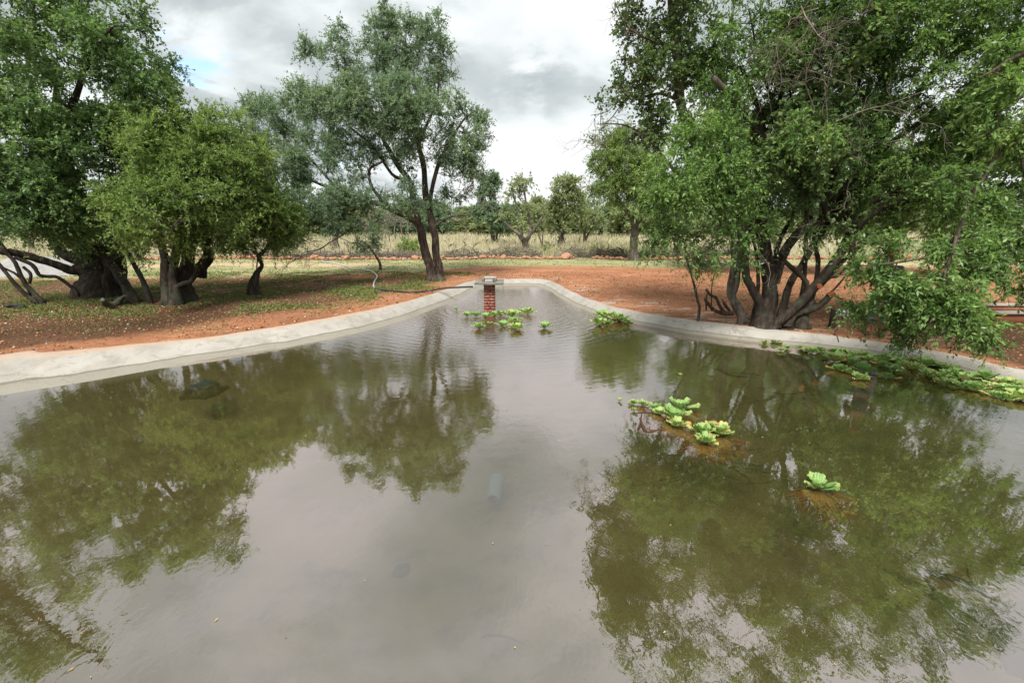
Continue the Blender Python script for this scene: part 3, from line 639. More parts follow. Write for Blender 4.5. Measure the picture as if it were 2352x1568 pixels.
tR = make_tree('thicket_tree', 'massive many-stemmed dark tree on the right bank with sawn-off limbs', G(1765, 741),
  [[(1757, 746, 10.05, 0.250), (1763, 712, 10.1, 0.164), (1767, 674, 10.2, 0.148), (1764, 605, 10.3, 0.140), (1753, 556, 10.3, 0.133), (1745, 500, 10.4, 0.117), (1740, 400, 10.5, 0.086), (1750, 280, 10.6, 0.062), (1700, 150, 10.6, 0.039)],
   [(1748, 705, 10.1, 0.094), (1728, 668, 10.1, 0.086), (1715, 635, 10.2, 0.082), (1716, 570, 10.3, 0.078), (1722, 520, 10.4, 0.078), (1738, 430, 10.5, 0.062), (1765, 300, 10.6, 0.047), (1800, 200, 10.6, 0.031)],
   [(1778, 650, 10.2, 0.101), (1788, 620, 10.2, 0.101), (1806, 575, 10.3, 0.101), (1844, 526, 10.4, 0.101), (1875, 490, 10.5, 0.101), (1905, 415, 10.5, 0.078), (1960, 300, 10.4, 0.062), (2000, 180, 10.3, 0.039)],
   [(1796, 722, 10.3, 0.094), (1803, 695, 10.3, 0.078), (1814, 652, 10.4, 0.074), (1846, 604, 10.5, 0.070), (1866, 570, 10.6, 0.070), (1900, 520, 10.7, 0.062), (1980, 440, 10.6, 0.039)],
   [(1800, 598, 10.2, 0.047), (1834, 629, 10.1, 0.055), (1853, 655, 10.0, 0.051), (1846, 690, 10.0, 0.047)],
   [(1785, 744, 9.9, 0.094), (1800, 728, 9.9, 0.101), (1836, 698, 9.9, 0.094), (1884, 644, 10.0, 0.094), (1910, 610, 10.1, 0.094), (1932, 576, 10.2, 0.094), (1961, 527, 10.2, 0.086), (2030, 470, 10.1, 0.070), (2160, 400, 9.8, 0.047), (2360, 330, 9.4, 0.023)],
   [(1810, 742, 10.0, 0.125), (1828, 722, 10.0, 0.094), (1860, 712, 9.95, 0.078), (1885, 700, 9.9, 0.066), (1912, 677, 9.8, 0.066)],
   [(1842, 740, 10.1, 0.156), (1848, 715, 10.1, 0.117), (1868, 690, 10.1, 0.078)],
   [(1770, 735, 10.4, .07), (1782, 690, 10.6, .06), (1776, 640, 10.7, .055), (1790, 560, 10.8, .05), (1830, 470, 10.9, .04)],
   [(1850, 735, 10.6, .06), (1870, 660, 10.7, .055), (1880, 600, 10.8, .05), (1870, 540, 10.8, .045), (1895, 440, 10.7, .03)],
   [(1730, 730, 10.3, .05), (1738, 690, 10.4, .045), (1742, 640, 10.4, .04), (1733, 560, 10.4, .035), (1700, 470, 10.3, .03)],
   [(1900, 640, 10.2, .05), (1945, 590, 10.3, .045), (2010, 545, 10.3, .035), (2100, 510, 10.2, .02)],
   [(1880, 660, 10.1, 0.055), (1905, 636, 10.1, 0.047), (1925, 632, 10.1, 0.027), (1955, 600, 10.1, 0.023)],
   [(1906, 674, 9.9, 0.023), (1925, 655, 9.8, 0.022), (1945, 630, 9.8, 0.016)],
   [(1870, 530, 10.6, 0.094), (1895, 490, 10.6, 0.101), (1920, 478, 10.5, 0.078), (1965, 520, 10.3, 0.055), (2000, 560, 10.1, 0.039)]] + lim,
  [(1600, 330, 9.4, 90, 70, 1.0, 1.5, .16), (1560, 420, 9.2, 100, 80, 1.1, 1.8, .18), (1650, 430, 9.2, 90, 80, 1.1, 1.6, .10), (1540, 520, 9.2, 60, 55, .7, 1.6, .08), (1640, 540, 9.2, 85, 45, .8, .95, 0), (1580, 590, 9.2, 70, 30, .5, .5, 0), (1490, 470, 9.3, 40, 40, .5, 1.4, .15), (1720, 500, 9.0, 85, 45, .7, 1.1, .05), (1700, 370, 9.0, 80, 50, .8, 1.2, .14), (1830, 520, 9.4, 60, 30, .5, .7, 0), (1940, 540, 9.4, 70, 35, .5, .8, .05), (1790, 440, 11, 90, 60, 1, 1.3, -.06), (1960, 470, 11.2, 90, 45, 1, 1.2, -.06), (2110, 440, 11, 110, 60, 1, 1.2, -.04), (2260, 520, 10.4, 110, 50, .9, 1.2, -.02), (1760, 300, 11, 80, 60, 1, 1, -.04), (2060, 330, 9.2, 90, 60, .8, 1, .03), (2180, 270, 9.0, 90, 60, .8, 1, .06), (2010, 250, 9.4, 80, 50, .8, .9, 0), (2140, 420, 9.2, 80, 40, .7, 1, .04), (1980, 430, 9.6, 60, 40, .6, .9, .02), (2330, 600, 10.5, 70, 40, .7, 1, 0), (1690, 590, 9.0, 70, 28, .4, .35, 0),
   (1680, 250, 10.2, 100, 80, 1.2, .8), (1720, 90, 10.4, 150, 110, 1.7, 1.1, .05), (1800, 230, 10.6, 110, 80, 1.4, .9, -.05), (1900, 60, 10, 170, 110, 1.8, 1.2, -.02), (2100, 60, 9.6, 160, 100, 1.8, 1.2), (2280, 60, 9.2, 130, 100, 1.6, 1.2, -.02), (2300, 200, 8.8, 110, 90, 1.4, 1, .03), (2120, 200, 9.6, 120, 70, 1.3, .7, -.05),
   (1960, 230, 10.6, 110, 90, 1.4, .8, -.05), (1830, 380, 10.8, 100, 70, 1.2, .9, -.12), (2000, 390, 10.8, 120, 70, 1.3, .9, -.06), (2180, 350, 9.8, 120, 70, 1.3, .9), (2310, 360, 8.6, 90, 80, 1.1, 1, .02), (2230, 460, 9, 140, 50, 1, .9), (2060, 500, 10.4, 110, 45, 1, .9, -.06),
   (1720, -140, 11, 200, 110, 2.2, .35), (1980, -180, 10, 240, 130, 2.2, .28), (2280, -180, 9, 220, 130, 2.2, .34), (1700, -330, 9.6, 200, 110, 1.6, .28), (1980, -360, 9.2, 200, 120, 1.6, .28), (2280, -360, 8.6, 200, 120, 1.6, .26), (1560, -250, 10.4, 120, 90, 1.4, .3), (2480, 50, 9, 140, 200, 2, .4), (2480, 380, 8, 140, 160, 1.6, .5)],
  'vivid', 'dark', .62, seed=10, clump=.46)
dead_twigs(tR, [(D(1735, 548, 9.6)-tR.location, (.5, -.3, .1)), (D(1690, 520, 9.3)-tR.location, (-.6, -.2, .2)), (D(1730, 560, 9.5)-tR.location, (.5, -.4, -.5)), (D(1640, 540, 9)-tR.location, (-.5, -.2, -.1)), (D(1760, 520, 9.5)-tR.location, (.6, -.2, -.2)), (D(1600, 560, 9.2)-tR.location, (.2, -.2, -.5))], 'dead', n=6, L=.8, r=.011, seed=5)
dead_twigs(tR, [(D(1880, 300, 8.5)-tR.location, (.3, -.1, .8)), (D(1900, 330, 8.5)-tR.location, (-.4, -.2, .6)), (D(1870, 250, 8.6)-tR.location, (-.2, -.1, .9)), (D(1920, 280, 8.4)-tR.location, (.6, -.1, .5)), (D(1840, 15, 8.2)-tR.location, (-.6, -.1, -.3)), (D(1880, 20, 8.2)-tR.location, (-.7, 0, -.2)), (D(2000, 380, 9)-tR.location, (-.5, -.1, .3))], 'dead', n=6, L=1.1, r=.012, seed=6)
# sawn faces of the cut limbs
k = M('sawn_wood'); dst = k.noise(18, 3); saw = k.fin(k.ramp(dst, [(.3, (.12, .035, .015)), (.6, (.27, .085, .035))]), .8)
for (u, v, Y, r, dx) in [(1882, 657, 9.88, .062, (-.1, -1, .35)), (1916, 673, 9.79, .062, (.75, -.25, .5))]:
    g = Geo(); c0 = np.array(D(u, v, Y)); ax = nrm(np.array(dx)); P = np.array([c0-ax*.12, c0, c0+ax*.01])
    V, Q = tubes(P[None], np.array([[r, r, r*.93]]), 14, .04); g.add(V, Q); g.add(np.vstack([V[-14:], P[-1][None]]), [[i, (i+1) % 14, 14] for i in range(14)])
    g.build('sawn_face', saw, tR)

tall = make_tree('tall_tree', 'tall straight mossy-trunked tree with sparse round leaves, left of the thicket', G(1705, 724),
  [[(1706, 727, 10.5, .10), (1690, 695, 10.5, .085), (1677, 670, 10.5, .08), (1688, 615, 10.5, .075), (1694, 560, 10.6, .075), (1670, 490, 10.8, .08), (1630, 420, 11, .09), (1590, 320, 11, .10), (1562, 200, 11, .10), (1547, 60, 11, .09), (1540, -80, 11, .07), (1530, -220, 11, .04)],
   [(1700, 725, 10.45, .07), (1684, 690, 10.45, .06), (1695, 640, 10.4, .055), (1705, 560, 10.4, .05), (1710, 480, 10.4, .04)],
   [(1575, 240, 11, .04), (1520, 215, 10.9, .03), (1460, 225, 10.9, .025), (1420, 190, 10.9, .012)],
   [(1552, 110, 11, .04), (1490, 90, 10.9, .03), (1440, 60, 10.9, .02), (1415, 10, 10.9, .01)],
   [(1620, 400, 11, .05), (1560, 400, 11, .04), (1500, 330, 11, .03), (1440, 290, 11, .02), (1380, 285, 11, .012)],
   [(1720, 260, 10, .05), (1690, 230, 9.9, .055), (1650, 190, 9.8, .06), (1640, 180, 9.8, .05)]],
  [(1470, 60, 10.9, 55, 60, .7, .7), (1500, 160, 10.9, 75, 65, .9, .75), (1450, 180, 10.9, 45, 35, .6, .7), (1560, 60, 11.2, 70, 80, .9, .6), (1440, 240, 10.9, 45, 30, .5, .35), (1370, 240, 11, 35, 30, .4, .25), (1530, 280, 10.8, 70, 60, .8, .8, -.05), (1590, 150, 11.2, 60, 60, .8, .7),
   (1520, -90, 11, 110, 80, 1.2, .7), (1600, -190, 11, 130, 90, 1.4, .7), (1480, 330, 11, 50, 30, .5, .6)], 'olive', 'grey', 1.2, seed=11, twigs=13, clump=.34)
dead_twigs(tall, [(D(1450, 215, 10.9)-tall.location, (-.6, 0, .1)), (D(1420, 250, 11)-tall.location, (-.7, 0, .2)), (D(1440, 50, 10.9)-tall.location, (-.3, 0, .7)), (D(1460, 285, 10.9)-tall.location, (-.8, 0, .15)), (D(1500, 120, 10.9)-tall.location, (-.5, 0, .5))], 'dead', n=6, L=1.0, r=.012, seed=9)
cl_ = make_tree('climbing_bush', 'dull dark round-leaved scrambler hanging in the middle of the thicket', G(1830, 735, GZ),
  [[(1830, 736, 10.6, .05), (1850, 600, 10.4, .04), (1850, 400, 9.6, .04), (1830, 250, 9.3, .03)]],
  [(1850, 300, 9.2, 90, 90, .8, 1, -.1), (1820, 400, 9.2, 80, 60, .7, 1, -.12), (1880, 180, 9.3, 90, 60, .7, .8, -.05), (1760, 350, 9.2, 60, 45, .5, .8, -.12), (1960, 60, 9, 70, 60, .6, .7, -.08), (1890, 520, 9.6, 50, 30, .4, .6, -.12)],
  'olive', 'dark', 1.1, seed=12, size=1.25)
# low-hanging foreground boughs, rooted further right
hang = make_tree('overhanging_tree', 'leafy tree at the right edge whose bright boughs hang low over the rim', Vector((12.2, 8.4, GZ)),
  [[(2790, 780, 8.4, .2), (2740, 500, 8.2, .16), (2600, 250, 7.8, .10), (2450, 220, 7.5, .055), (2330, 300, 7.2, .03), (2240, 440, 6.9, .02), (2196, 550, 6.7, .016)],
   [(2600, 250, 7.8, .06), (2400, 120, 7.4, .035), (2250, 180, 7.2, .015)],
   [(2180, 560, 6.7, .022), (2196, 545, 6.6, .022), (2180, 600, 6.5, .02), (2170, 640, 6.4, .018), (2200, 690, 6.3, .012)],
   [(2170, 580, 6.7, .018), (2080, 600, 6.8, .015), (1980, 610, 7.0, .010)],
   [(2330, 300, 7.2, .025), (2360, 450, 6.9, .02), (2330, 600, 6.6, .012)]],
  [(2130, 640, 6.6, 95, 55, .5, 1.2, .10), (2190, 700, 6.4, 100, 55, .5, 1.3, .14), (2060, 700, 6.8, 55, 50, .4, 1, .04), (2080, 755, 6.9, 45, 26, .3, .9, .02), (2240, 750, 6.5, 60, 36, .35, 1.1, .04), (2020, 625, 7.2, 60, 36, .4, .7, .12), (1950, 600, 7.6, 42, 30, .3, .5, .15),
   (2330, 560, 6.6, 70, 75, .5, .9, .05), (2200, 560, 6.8, 80, 40, .5, .8, .05), (2310, 250, 7.2, 60, 110, .6, .9, .12), (2340, 660, 6.6, 35, 50, .3, .9, -.02), (1850, 280, 8.2, 50, 60, .4, .45, .16), (1900, 300, 8.2, 30, 60, .4, .45, .16), (2000, 730, 7.3, 32, 30, .2, .5, 0), (1975, 700, 7.4, 22, 22, .2, .6, 0), (1940, 690, 7.6, 18, 18, .15, .6, .1), (2050, 560, 7.1, 60, 40, .4, .8, .06), (2200, 420, 7, 70, 60, .5, .5, .05), (2260, 600, 6.6, 60, 50, .4, 1, .03), (2300, 480, 6.8, 60, 50, .4, .9, .03), (2290, 780, 6.3, 35, 25, .25, .8, 0), (2100, 780, 6.7, 30, 20, .2, .7, 0), (2320, 120, 7.4, 60, 60, .5, .5, .1), (2520, -60, 7.8, 150, 170, .9, .16), (2620, 260, 7.8, 150, 170, .9, .16), (2500, 480, 7.4, 110, 130, .7, .2)],
  'vivid', 'brown', 1.25, seed=13, clump=.30, twigs=16, lpt=15, tintoff=.02)
# dead brown leaves at a bough tip
g = Geo(); n = 26; b0 = np.array(D(2010, 775, 7.2))+rng.normal(size=(n, 3))*np.array([.22, .1, .12]); leaves(g, b0, rand_dirs(n)+np.array([0, 0, -.6]), np.full(n, .09), np.full(n, .04), rng.uniform(.2, .9, n))
g.build('withered_leaves', leaf_mat('withered_leaf', (.18, .08, .03), (.35, .17, .07), (.5, .28, .12), (.6, .4, .2)), hang)

# thin bare stems and sprouting stump left of the thicket
st = empty('sprouting_stump', G(1645, 716)); tag(st, 'low broken stump with splintered shoots left of the many-stemmed tree', 'stump')
for part_, lst_ in (('stem', slice(0, 7)), ('root_piece', slice(7, 8))):
  g = Geo()
  for pts, r in [([(1660, 719, 10.5), (1640, 712, 10.4), (1622, 692, 10.4), (1619, 684, 10.4)], (.05, .045, .035, .03)),
               ([(1664, 718, 10.5), (1652, 700, 10.4), (1644, 682, 10.4)], (.045, .035, .028)),
               ([(1622, 712, 10.6), (1622, 692, 10.6), (1624, 674, 10.6)], (.02, .018, .014)),
               ([(1634, 714, 10.6), (1634, 690, 10.6), (1636, 650, 10.6), (1650, 600, 10.6)], (.016, .014, .012, .008)),
               ([(1644, 683, 10.4), (1630, 676, 10.4), (1622, 664, 10.4)], (.035, .03, .03)),
               ([(1678, 716, 10.5), (1665, 700, 10.4), (1658, 686, 10.4)], (.03, .035, .01)),
               ([(1685, 718, 10.4), (1660, 719, 10.4)], (.06, .05)), ([(1714, 728, 10.2), (1726, 722, 10.2)], (.03, .01))][lst_]:
    add_tube(g, [D(*p) for p in pts], list(r), 7, 3, .1)
  g.build(part_, BARK['brown'], st, smooth=True)
stick = make_tree('bare_sapling', 'leafless crooked grey sapling standing in the red gravel', G(1606, 707),
  [[(1606, 709, 10.6, .035), (1602, 690, 10.6, .03), (1596, 664, 10.6, .028), (1586, 625, 10.6, .025), (1578, 600, 10.6, .022), (1572, 560, 10.5, .018), (1560, 500, 10.4, .012)]], [], bark='grey', seed=15)
dead_twigs(stick, [(D(1600, 664, 10.6)-stick.location, (.5, -.1, .5)), (D(1586, 620, 10.6)-stick.location, (-.5, 0, .3)), (D(1580, 600, 10.6)-stick.location, (.6, -.1, .4))], n=4, L=.7, r=.008, seed=15)

# bright tree on the stone border
tF = make_tree('roadside_tree', 'bright green tree with grey upright trunk growing through the stone border', G(1455, 598, GZ),
  [[(1455, 600, 27.2, .30), (1454, 575, 27.2, .24), (1457, 545, 27.2, .22), (1459, 518, 27.2, .22), (1445, 495, 27.2, .14), (1425, 465, 27.1, .11), (1400, 420, 27, .07), (1370, 370, 27, .04)],
   [(1459, 518, 27.2, .16), (1474, 492, 27.2, .15), (1470, 440, 27.2, .11), (1450, 380, 27.2, .07), (1440, 320, 27.2, .04)],
   [(1466, 505, 27.2, .10), (1495, 480, 27.2, .08), (1520, 440, 27, .05)]],
  [(1420, 330, 26.8, 70, 42, 1.4, 1, .08), (1385, 370, 26.6, 48, 45, 1.1, 1, .04), (1450, 390, 26, 75, 50, 1.4, 1.1), (1410, 430, 26, 62, 42, 1.2, 1.05), (1490, 440, 26.5, 70, 50, 1.3, .9), (1370, 455, 26.4, 32, 26, .8, .7), (1440, 470, 26.2, 50, 25, .8, .5, -.05), (1480, 330, 27, 60, 50, 1.2, .8, .02), (1355, 320, 27, 20, 16, .5, .5, -.1)],
  'bright', 'grey', 1.1, seed=16, size=1.45, clump=.62, twigs=22, lpt=17)

# ------------------------------------------------------------------ trees standing in the field
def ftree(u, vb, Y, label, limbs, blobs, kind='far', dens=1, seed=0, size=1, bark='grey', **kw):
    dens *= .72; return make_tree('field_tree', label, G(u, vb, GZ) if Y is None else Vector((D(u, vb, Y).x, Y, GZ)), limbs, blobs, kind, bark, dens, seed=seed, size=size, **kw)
ftree(1206, 566, 36, 'half-bare V-forked tree in the dry grass behind the pillar',
  [[(1207, 572, 36, .26), (1206, 556, 36, .22), (1198, 545, 36, .18), (1182, 528, 36, .13), (1165, 515, 36, .08), (1150, 505, 36, .04)],
   [(1206, 556, 36, .18), (1216, 540, 36, .15), (1218, 510, 36, .11), (1210, 470, 36, .08), (1200, 430, 36, .05)],
   [(1216, 540, 36, .12), (1235, 515, 36, .08), (1250, 490, 36, .05)], [(1198, 545, 36, .12), (1196, 510, 36, .09), (1186, 470, 36, .06), (1178, 440, 36, .04)]],
  [(1215, 425, 36, 43, 20, 1, .9, .05), (1190, 450, 36, 40, 28, 1, .5, .05), (1235, 470, 36, 38, 28, 1, .4), (1180, 490, 36, 43, 24, 1, .35), (1215, 520, 35.6, 54, 20, 1, .2, .1)], 'far', 1, 21, .8)
ftree(1128, 548, 44, 'rounded grey-green tree nearest the acacia, left of the V-forked tree',
  [[(1132, 552, 44, .2), (1130, 530, 44, .16), (1122, 500, 44, .12), (1128, 450, 44, .09), (1130, 415, 44, .05)], [(1140, 552, 44, .1), (1145, 525, 44, .08), (1155, 490, 44, .05)]],
  [(1130, 420, 44, 40, 24, 1.2, .9, -.08), (1115, 455, 44, 30, 24, 1, .8, -.08), (1130, 495, 43.5, 57, 31, 1.7, 1.3, -.1), (1155, 510, 44, 35, 22, 1, 1, -.08), (1105, 480, 44, 27, 18, 1, .8, -.1)], 'acacia', 1, 22, 2.6, clump=.7)
ftree(1290, 556, 40, 'lime green tree with a dark leaning trunk in the middle of the field',
  [[(1289, 560, 40, .30), (1291, 540, 40, .22), (1298, 522, 40, .16), (1308, 500, 40, .12), (1318, 470, 40, .08), (1320, 440, 40, .05)], [(1292, 535, 40, .12), (1282, 510, 40, .09), (1270, 470, 40, .06)]],
  [(1285, 425, 40, 51, 24, 1.3, .9, .05), (1262, 455, 40, 35, 29, 1.1, .8, .08), (1300, 465, 39.6, 61, 37, 1.6, .9, .06), (1325, 430, 40, 40, 29, 1.2, .8), (1275, 500, 39.6, 43, 24, 1.1, .9, .08), (1320, 500, 40, 49, 22, 1.2, .9)], 'far', 1, 23, .8, bark='dark')
ftree(1345, 548, 46, 'short forked tree right of the lime green tree',
  [[(1343, 553, 46, .14), (1342, 535, 46, .12), (1336, 515, 46, .09), (1332, 490, 46, .05)], [(1345, 552, 46, .12), (1352, 535, 46, .1), (1362, 515, 46, .07), (1368, 490, 46, .04)]],
  [(1345, 490, 46, 54, 28, 1.5, 1, -.05), (1365, 515, 46, 40, 16, 1.1, .8, -.05), (1330, 460, 46, 38, 24, 1.2, .7, 0)], 'far', 1, 24, .8, bark='dark')
ftree(1238, 560, 40, 'thin twin-stemmed grey shrub between the forked trees',
  [[(1244, 562, 40, .06), (1238, 540, 40, .05), (1232, 515, 40, .03)], [(1246, 562, 40, .06), (1247, 540, 40, .05), (1252, 515, 40, .03)]], [(1240, 520, 40, 30, 14, .8, .5, .05)], 'far', 1, 25, .7)
# far left ones, seen under the crowns
for i, (u, vb, Y, lab) in enumerate([(160, 572, 36, 'pale trunk tree beyond the gravel heap, under the left canopy'), (75, 575, 34, 'slim tree left of the gravel heap, beyond the low limb'), (512, 580, 33, 'small dark-stemmed tree on the border beyond the bright tree'), (772, 560, 34, 'low bush-topped tree behind the acacia boughs')]):
    ftree(u, vb, Y, lab, [[(u, vb+6, Y, .2), (u-2, vb-20, Y, .16), (u+6, vb-50, Y, .1), (u+2, vb-85, Y, .05)], [(u-1, vb-15, Y, .1), (u-18, vb-45, Y, .07), (u-26, vb-70, Y, .04)]],
      [(u, vb-90, Y, 48, 34, 1.6, .9, 0), (u-30, vb-68, Y, 34, 24, 1.2, .9, -.04), (u+28, vb-62, Y, 34, 24, 1.2, .9, .04)], 'far', 1, 30+i, .8)
# taller trees standing behind the right-hand thicket
for i, (u, vb, Y, lab) in enumerate([(1690, 612, 21, 'tree behind the thicket, glimpsed between its left stems and the tall trunk'), (1960, 618, 19.5, 'tree behind the thicket, straight behind its leaning right limbs'), (2230, 622, 18.5, 'tree behind the low-hanging boughs near the right edge')]):
    ftree(u, vb, Y, lab, [[(u, vb, Y, .16), (u-6, vb-80, Y, .12), (u+12, vb-180, Y, .08), (u+4, vb-290, Y, .04)], [(u-4, vb-70, Y, .1), (u-50, vb-150, Y, .06), (u-80, vb-230, Y, .03)], [(u-4, vb-90, Y, .09), (u+50, vb-170, Y, .05), (u+90, vb-230, Y, .03)]],
      [(u, vb-290, Y, 90, 60, 1.6, .8, 0), (u-80, vb-210, Y, 80, 60, 1.5, .8, -.05), (u+85, vb-220, Y, 80, 60, 1.5, .8, .04), (u, vb-150, Y, 110, 45, 1.5, .7, -.05), (u-60, vb-340, Y, 60, 40, 1.2, .6, .05), (u+10, vb-90, Y, 120, 26, 1.3, .45, -.05)], 'broad', 1.3, 90+i, 1.5, bark='dark', clump=.6)
# thornbush thicket of bare poles behind the acacia
rgp = random.Random(5)
for i in range(9):
    u = 838+i*12+rgp.uniform(-4, 4); Y = rgp.uniform(44, 52); vb = 537+rgp.uniform(-2, 3)
    t = make_tree('bare_tree', 'leafless grey-stemmed tree in the bare stand behind the acacia trunk', Vector((D(u, vb, Y).x, Y, GZ)),
      [[(u, vb+10, Y, .07), (u+rgp.uniform(-3, 3), vb-12, Y, .055), (u+rgp.uniform(-7, 7), vb-42, Y, .03)]], [], bark='dead', group='bare trees behind the acacia', seed=40+i)
    dead_twigs(t, [(D(u, vb-15-6*j, Y)-t.location, (rgp.uniform(-.6, .6), 0, .7)) for j in range(4)], n=4, L=1.5, r=.03, seed=50+i)

# distant tree line: individual trees, three looks
protos = []
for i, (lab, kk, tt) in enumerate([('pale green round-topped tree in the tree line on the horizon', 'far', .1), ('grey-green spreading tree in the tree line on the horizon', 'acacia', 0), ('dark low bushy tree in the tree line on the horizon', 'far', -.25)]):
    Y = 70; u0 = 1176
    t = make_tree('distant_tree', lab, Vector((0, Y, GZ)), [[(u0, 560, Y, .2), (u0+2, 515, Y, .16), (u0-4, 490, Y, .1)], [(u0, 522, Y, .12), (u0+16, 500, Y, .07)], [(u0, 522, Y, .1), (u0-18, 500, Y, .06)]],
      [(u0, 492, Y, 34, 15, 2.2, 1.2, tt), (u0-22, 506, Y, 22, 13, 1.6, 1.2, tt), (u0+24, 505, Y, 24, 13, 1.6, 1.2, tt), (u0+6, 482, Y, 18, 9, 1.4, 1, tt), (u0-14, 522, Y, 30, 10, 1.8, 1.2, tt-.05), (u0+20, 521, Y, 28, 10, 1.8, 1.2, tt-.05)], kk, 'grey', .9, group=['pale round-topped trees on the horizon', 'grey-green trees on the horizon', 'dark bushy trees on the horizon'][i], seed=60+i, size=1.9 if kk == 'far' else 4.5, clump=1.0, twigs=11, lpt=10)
    protos.append(t)
def copy_tree(o, loc, rz, sc):
    c = o.copy(); COL.objects.link(c); c.location = loc; c.rotation_euler = (0, 0, rz); c.scale = (sc[0], sc[0], sc[1])
    for ch in o.children:
        d = ch.copy(); COL.objects.link(d); d.parent = c
        for gch in ch.children:
            e_ = gch.copy(); COL.objects.link(e_); e_.parent = d
    return c
rgp = random.Random(11); cnt = [0, 0, 0]
for i in range(110):
    u = -500+i*30+rgp.uniform(-14, 14); Y = rgp.uniform(58, 78) if i % 2 else rgp.uniform(82, 110)
    kx = rgp.choice([0, 0, 1, 2]); p = protos[kx]; loc = Vector((D(u, 500, Y).x, Y, GZ)); sc = (rgp.uniform(1.1, 1.8), rgp.uniform(.6, 1.1)*(1 if Y < 80 else 1.3)); rz = rgp.uniform(0, 6.28)
    if cnt[kx] == 0: p.location = loc; p.rotation_euler = (0, 0, rz); p.scale = (sc[0], sc[0], sc[1])
    else: copy_tree(p, loc, rz, sc)
    cnt[kx] += 1



# ------------------------------------------------------------------ dry grass, short grass, weeds, litter, pebbles
rng = np.random.default_rng(77)
def gmat(name, stops, rough=.9, transl=.2):
    k = M(name); c = k.ramp(k.attr(), stops); m = k.fin(c, rough, None, .1)
    tr = k.n.new('ShaderNodeBsdfTranslucent'); k.lk(c, tr.inputs[0]); mx = k.n.new('ShaderNodeMixShader'); mx.inputs[0].default_value = transl
    k.lk(k.b.outputs[0], mx.inputs[1]); k.lk(tr.outputs[0], mx.inputs[2]); k.lk(mx.outputs[0], k.o.inputs[0]); return m
def blades(g, X, Y, Z, H, W, tint, lean=.35):
    n = len(X); th = rng.uniform(0, 2*pi, n); s = np.stack([np.cos(th), np.sin(th)*.5, np.zeros(n)], 1)*W[:, None]*.5
    b = np.stack([X, Y, Z], 1); l = rng.normal(size=(n, 2))*lean
    m = b+np.stack([l[:, 0]*H*.25, l[:, 1]*H*.25, H*.55], 1); t = b+np.stack([l[:, 0]*H, l[:, 1]*H, H*(1-.3*np.abs(l).sum(1).clip(0, 1))], 1)
    V = np.stack([b-s, b+s, m+s*.7, t, m-s*.7], 1).reshape(-1, 3)
    g.add(V, np.arange(n*5).reshape(-1, 5), np.repeat(tint, 5))
straw = gmat('straw', [(0, (.20, .22, .10)), (.35, (.40, .37, .22)), (.7, (.58, .53, .37)), (1, (.68, .62, .48))])
g = Geo(); n = 95000
Y = 29.3+ (rng.uniform(0, 1, n)**1.5)*52; X = rng.uniform(-1.3, 1.3, n)*Y
dn = vnoise(X, Y, .25, 5)*.6+vnoise(X, Y, .9, 6)*.4; kp = rng.uniform(size=n) < .35+dn
X, Y, dn = X[kp], Y[kp], dn[kp]; n = len(X)
sc_ = Y/30
blades(g, X, Y, np.full(n, GZ-.05), rng.uniform(.35, 1.0, n)*(.45+.7*dn), .022*sc_*rng.uniform(.6, 1.6, n), np.clip(.55+rng.normal(size=n)*.17-(vnoise(X, Y, .12, 9) > .62)*.28, 0, 1))
fg = g.build('dry_grass', straw); tag(fg, 'tall straw-coloured grass filling the field behind the stones', 'grass', kind='stuff')

short = gmat('short_grass_blade', [(0, (.10, .17, .04)), (.4, (.24, .29, .10)), (.7, (.40, .40, .20)), (1, (.52, .47, .29))])
g = Geo(); n = 60000
Y = rng.uniform(18.5, 27.6, n); X = rng.uniform(-1.2, 1.2, n)*Y
wbl = (vnoise(X, Y, .25, 3)-.5)*2.2
strip = np.clip((Y+wbl*.6-(22.6+-3.2*np.clip((-X-1.5)/3, 0, 1)-1.5*np.clip((-X-7.5)/3, 0, 1)))/2.0, 0, 1)*(vnoise(X, Y, 1.6, 4) > .3)
trk = np.exp(-((Y-24.6-.02*X)/1.1)**2)*np.clip((-X-5)/3, 0, 1)+np.exp(-((Y-24.8)/.8)**2)*np.clip((X-12)/3, 0, 1)
kp = rng.uniform(size=n) < strip*(1-trk*.9); X, Y = X[kp], Y[kp]; n = len(X)
blades(g, X, Y, gz(X, Y)-.01, rng.uniform(.03, .09, n), rng.uniform(.012, .03, n)*1.6, np.clip(.62+rng.normal(size=n)*.16-(vnoise(X, Y, .35, 8) > .62)*.4, 0, 1), .8)
# low weeds under the trees and along the left bank
def weeds(n, x0, x1, y0, y1, thr, h, seed, tint=.12, mg=1.0):
    X = rng.uniform(x0, x1, n); Y = rng.uniform(y0, y1, n)
    kp = (vnoise(X, Y, .9, seed)*.6+vnoise(X, Y, 3.1, seed+1)*.4 > thr) & ~in_pond(X, Y, mg); X, Y = X[kp], Y[kp]; m = len(X)
    if m == 0: return
    blades(g, X, Y, gz(X, Y)-.01, rng.uniform(.4, 1, m)*h, rng.uniform(.012, .03, m), np.clip(tint+rng.normal(size=m)*.14, 0, 1), .9)
weeds(90000, -20, -1, 11, 21, .53, .08, 21, .14, 1.2)
weeds(22000, -16, -1.2, 9.5, 18.5, .50, .06, 24, .35, .6)
weeds(10000, -6, -1, 14.5, 18.5, .52, .07, 25, .15, .5)
weeds(5000, 1, 9, 9, 20, .63, .06, 41, .3, .1)
weeds(9000, 4, 16, 9, 15, .60, .07, 23, .1, .35)
weeds(9000, 6, 18, 12.5, 22, .52, .07, 28, .2, .5)
sg = g.build('short_grass', short); tag(sg, 'short grass and low weeds growing on the red soil', 'grass', kind='stuff')
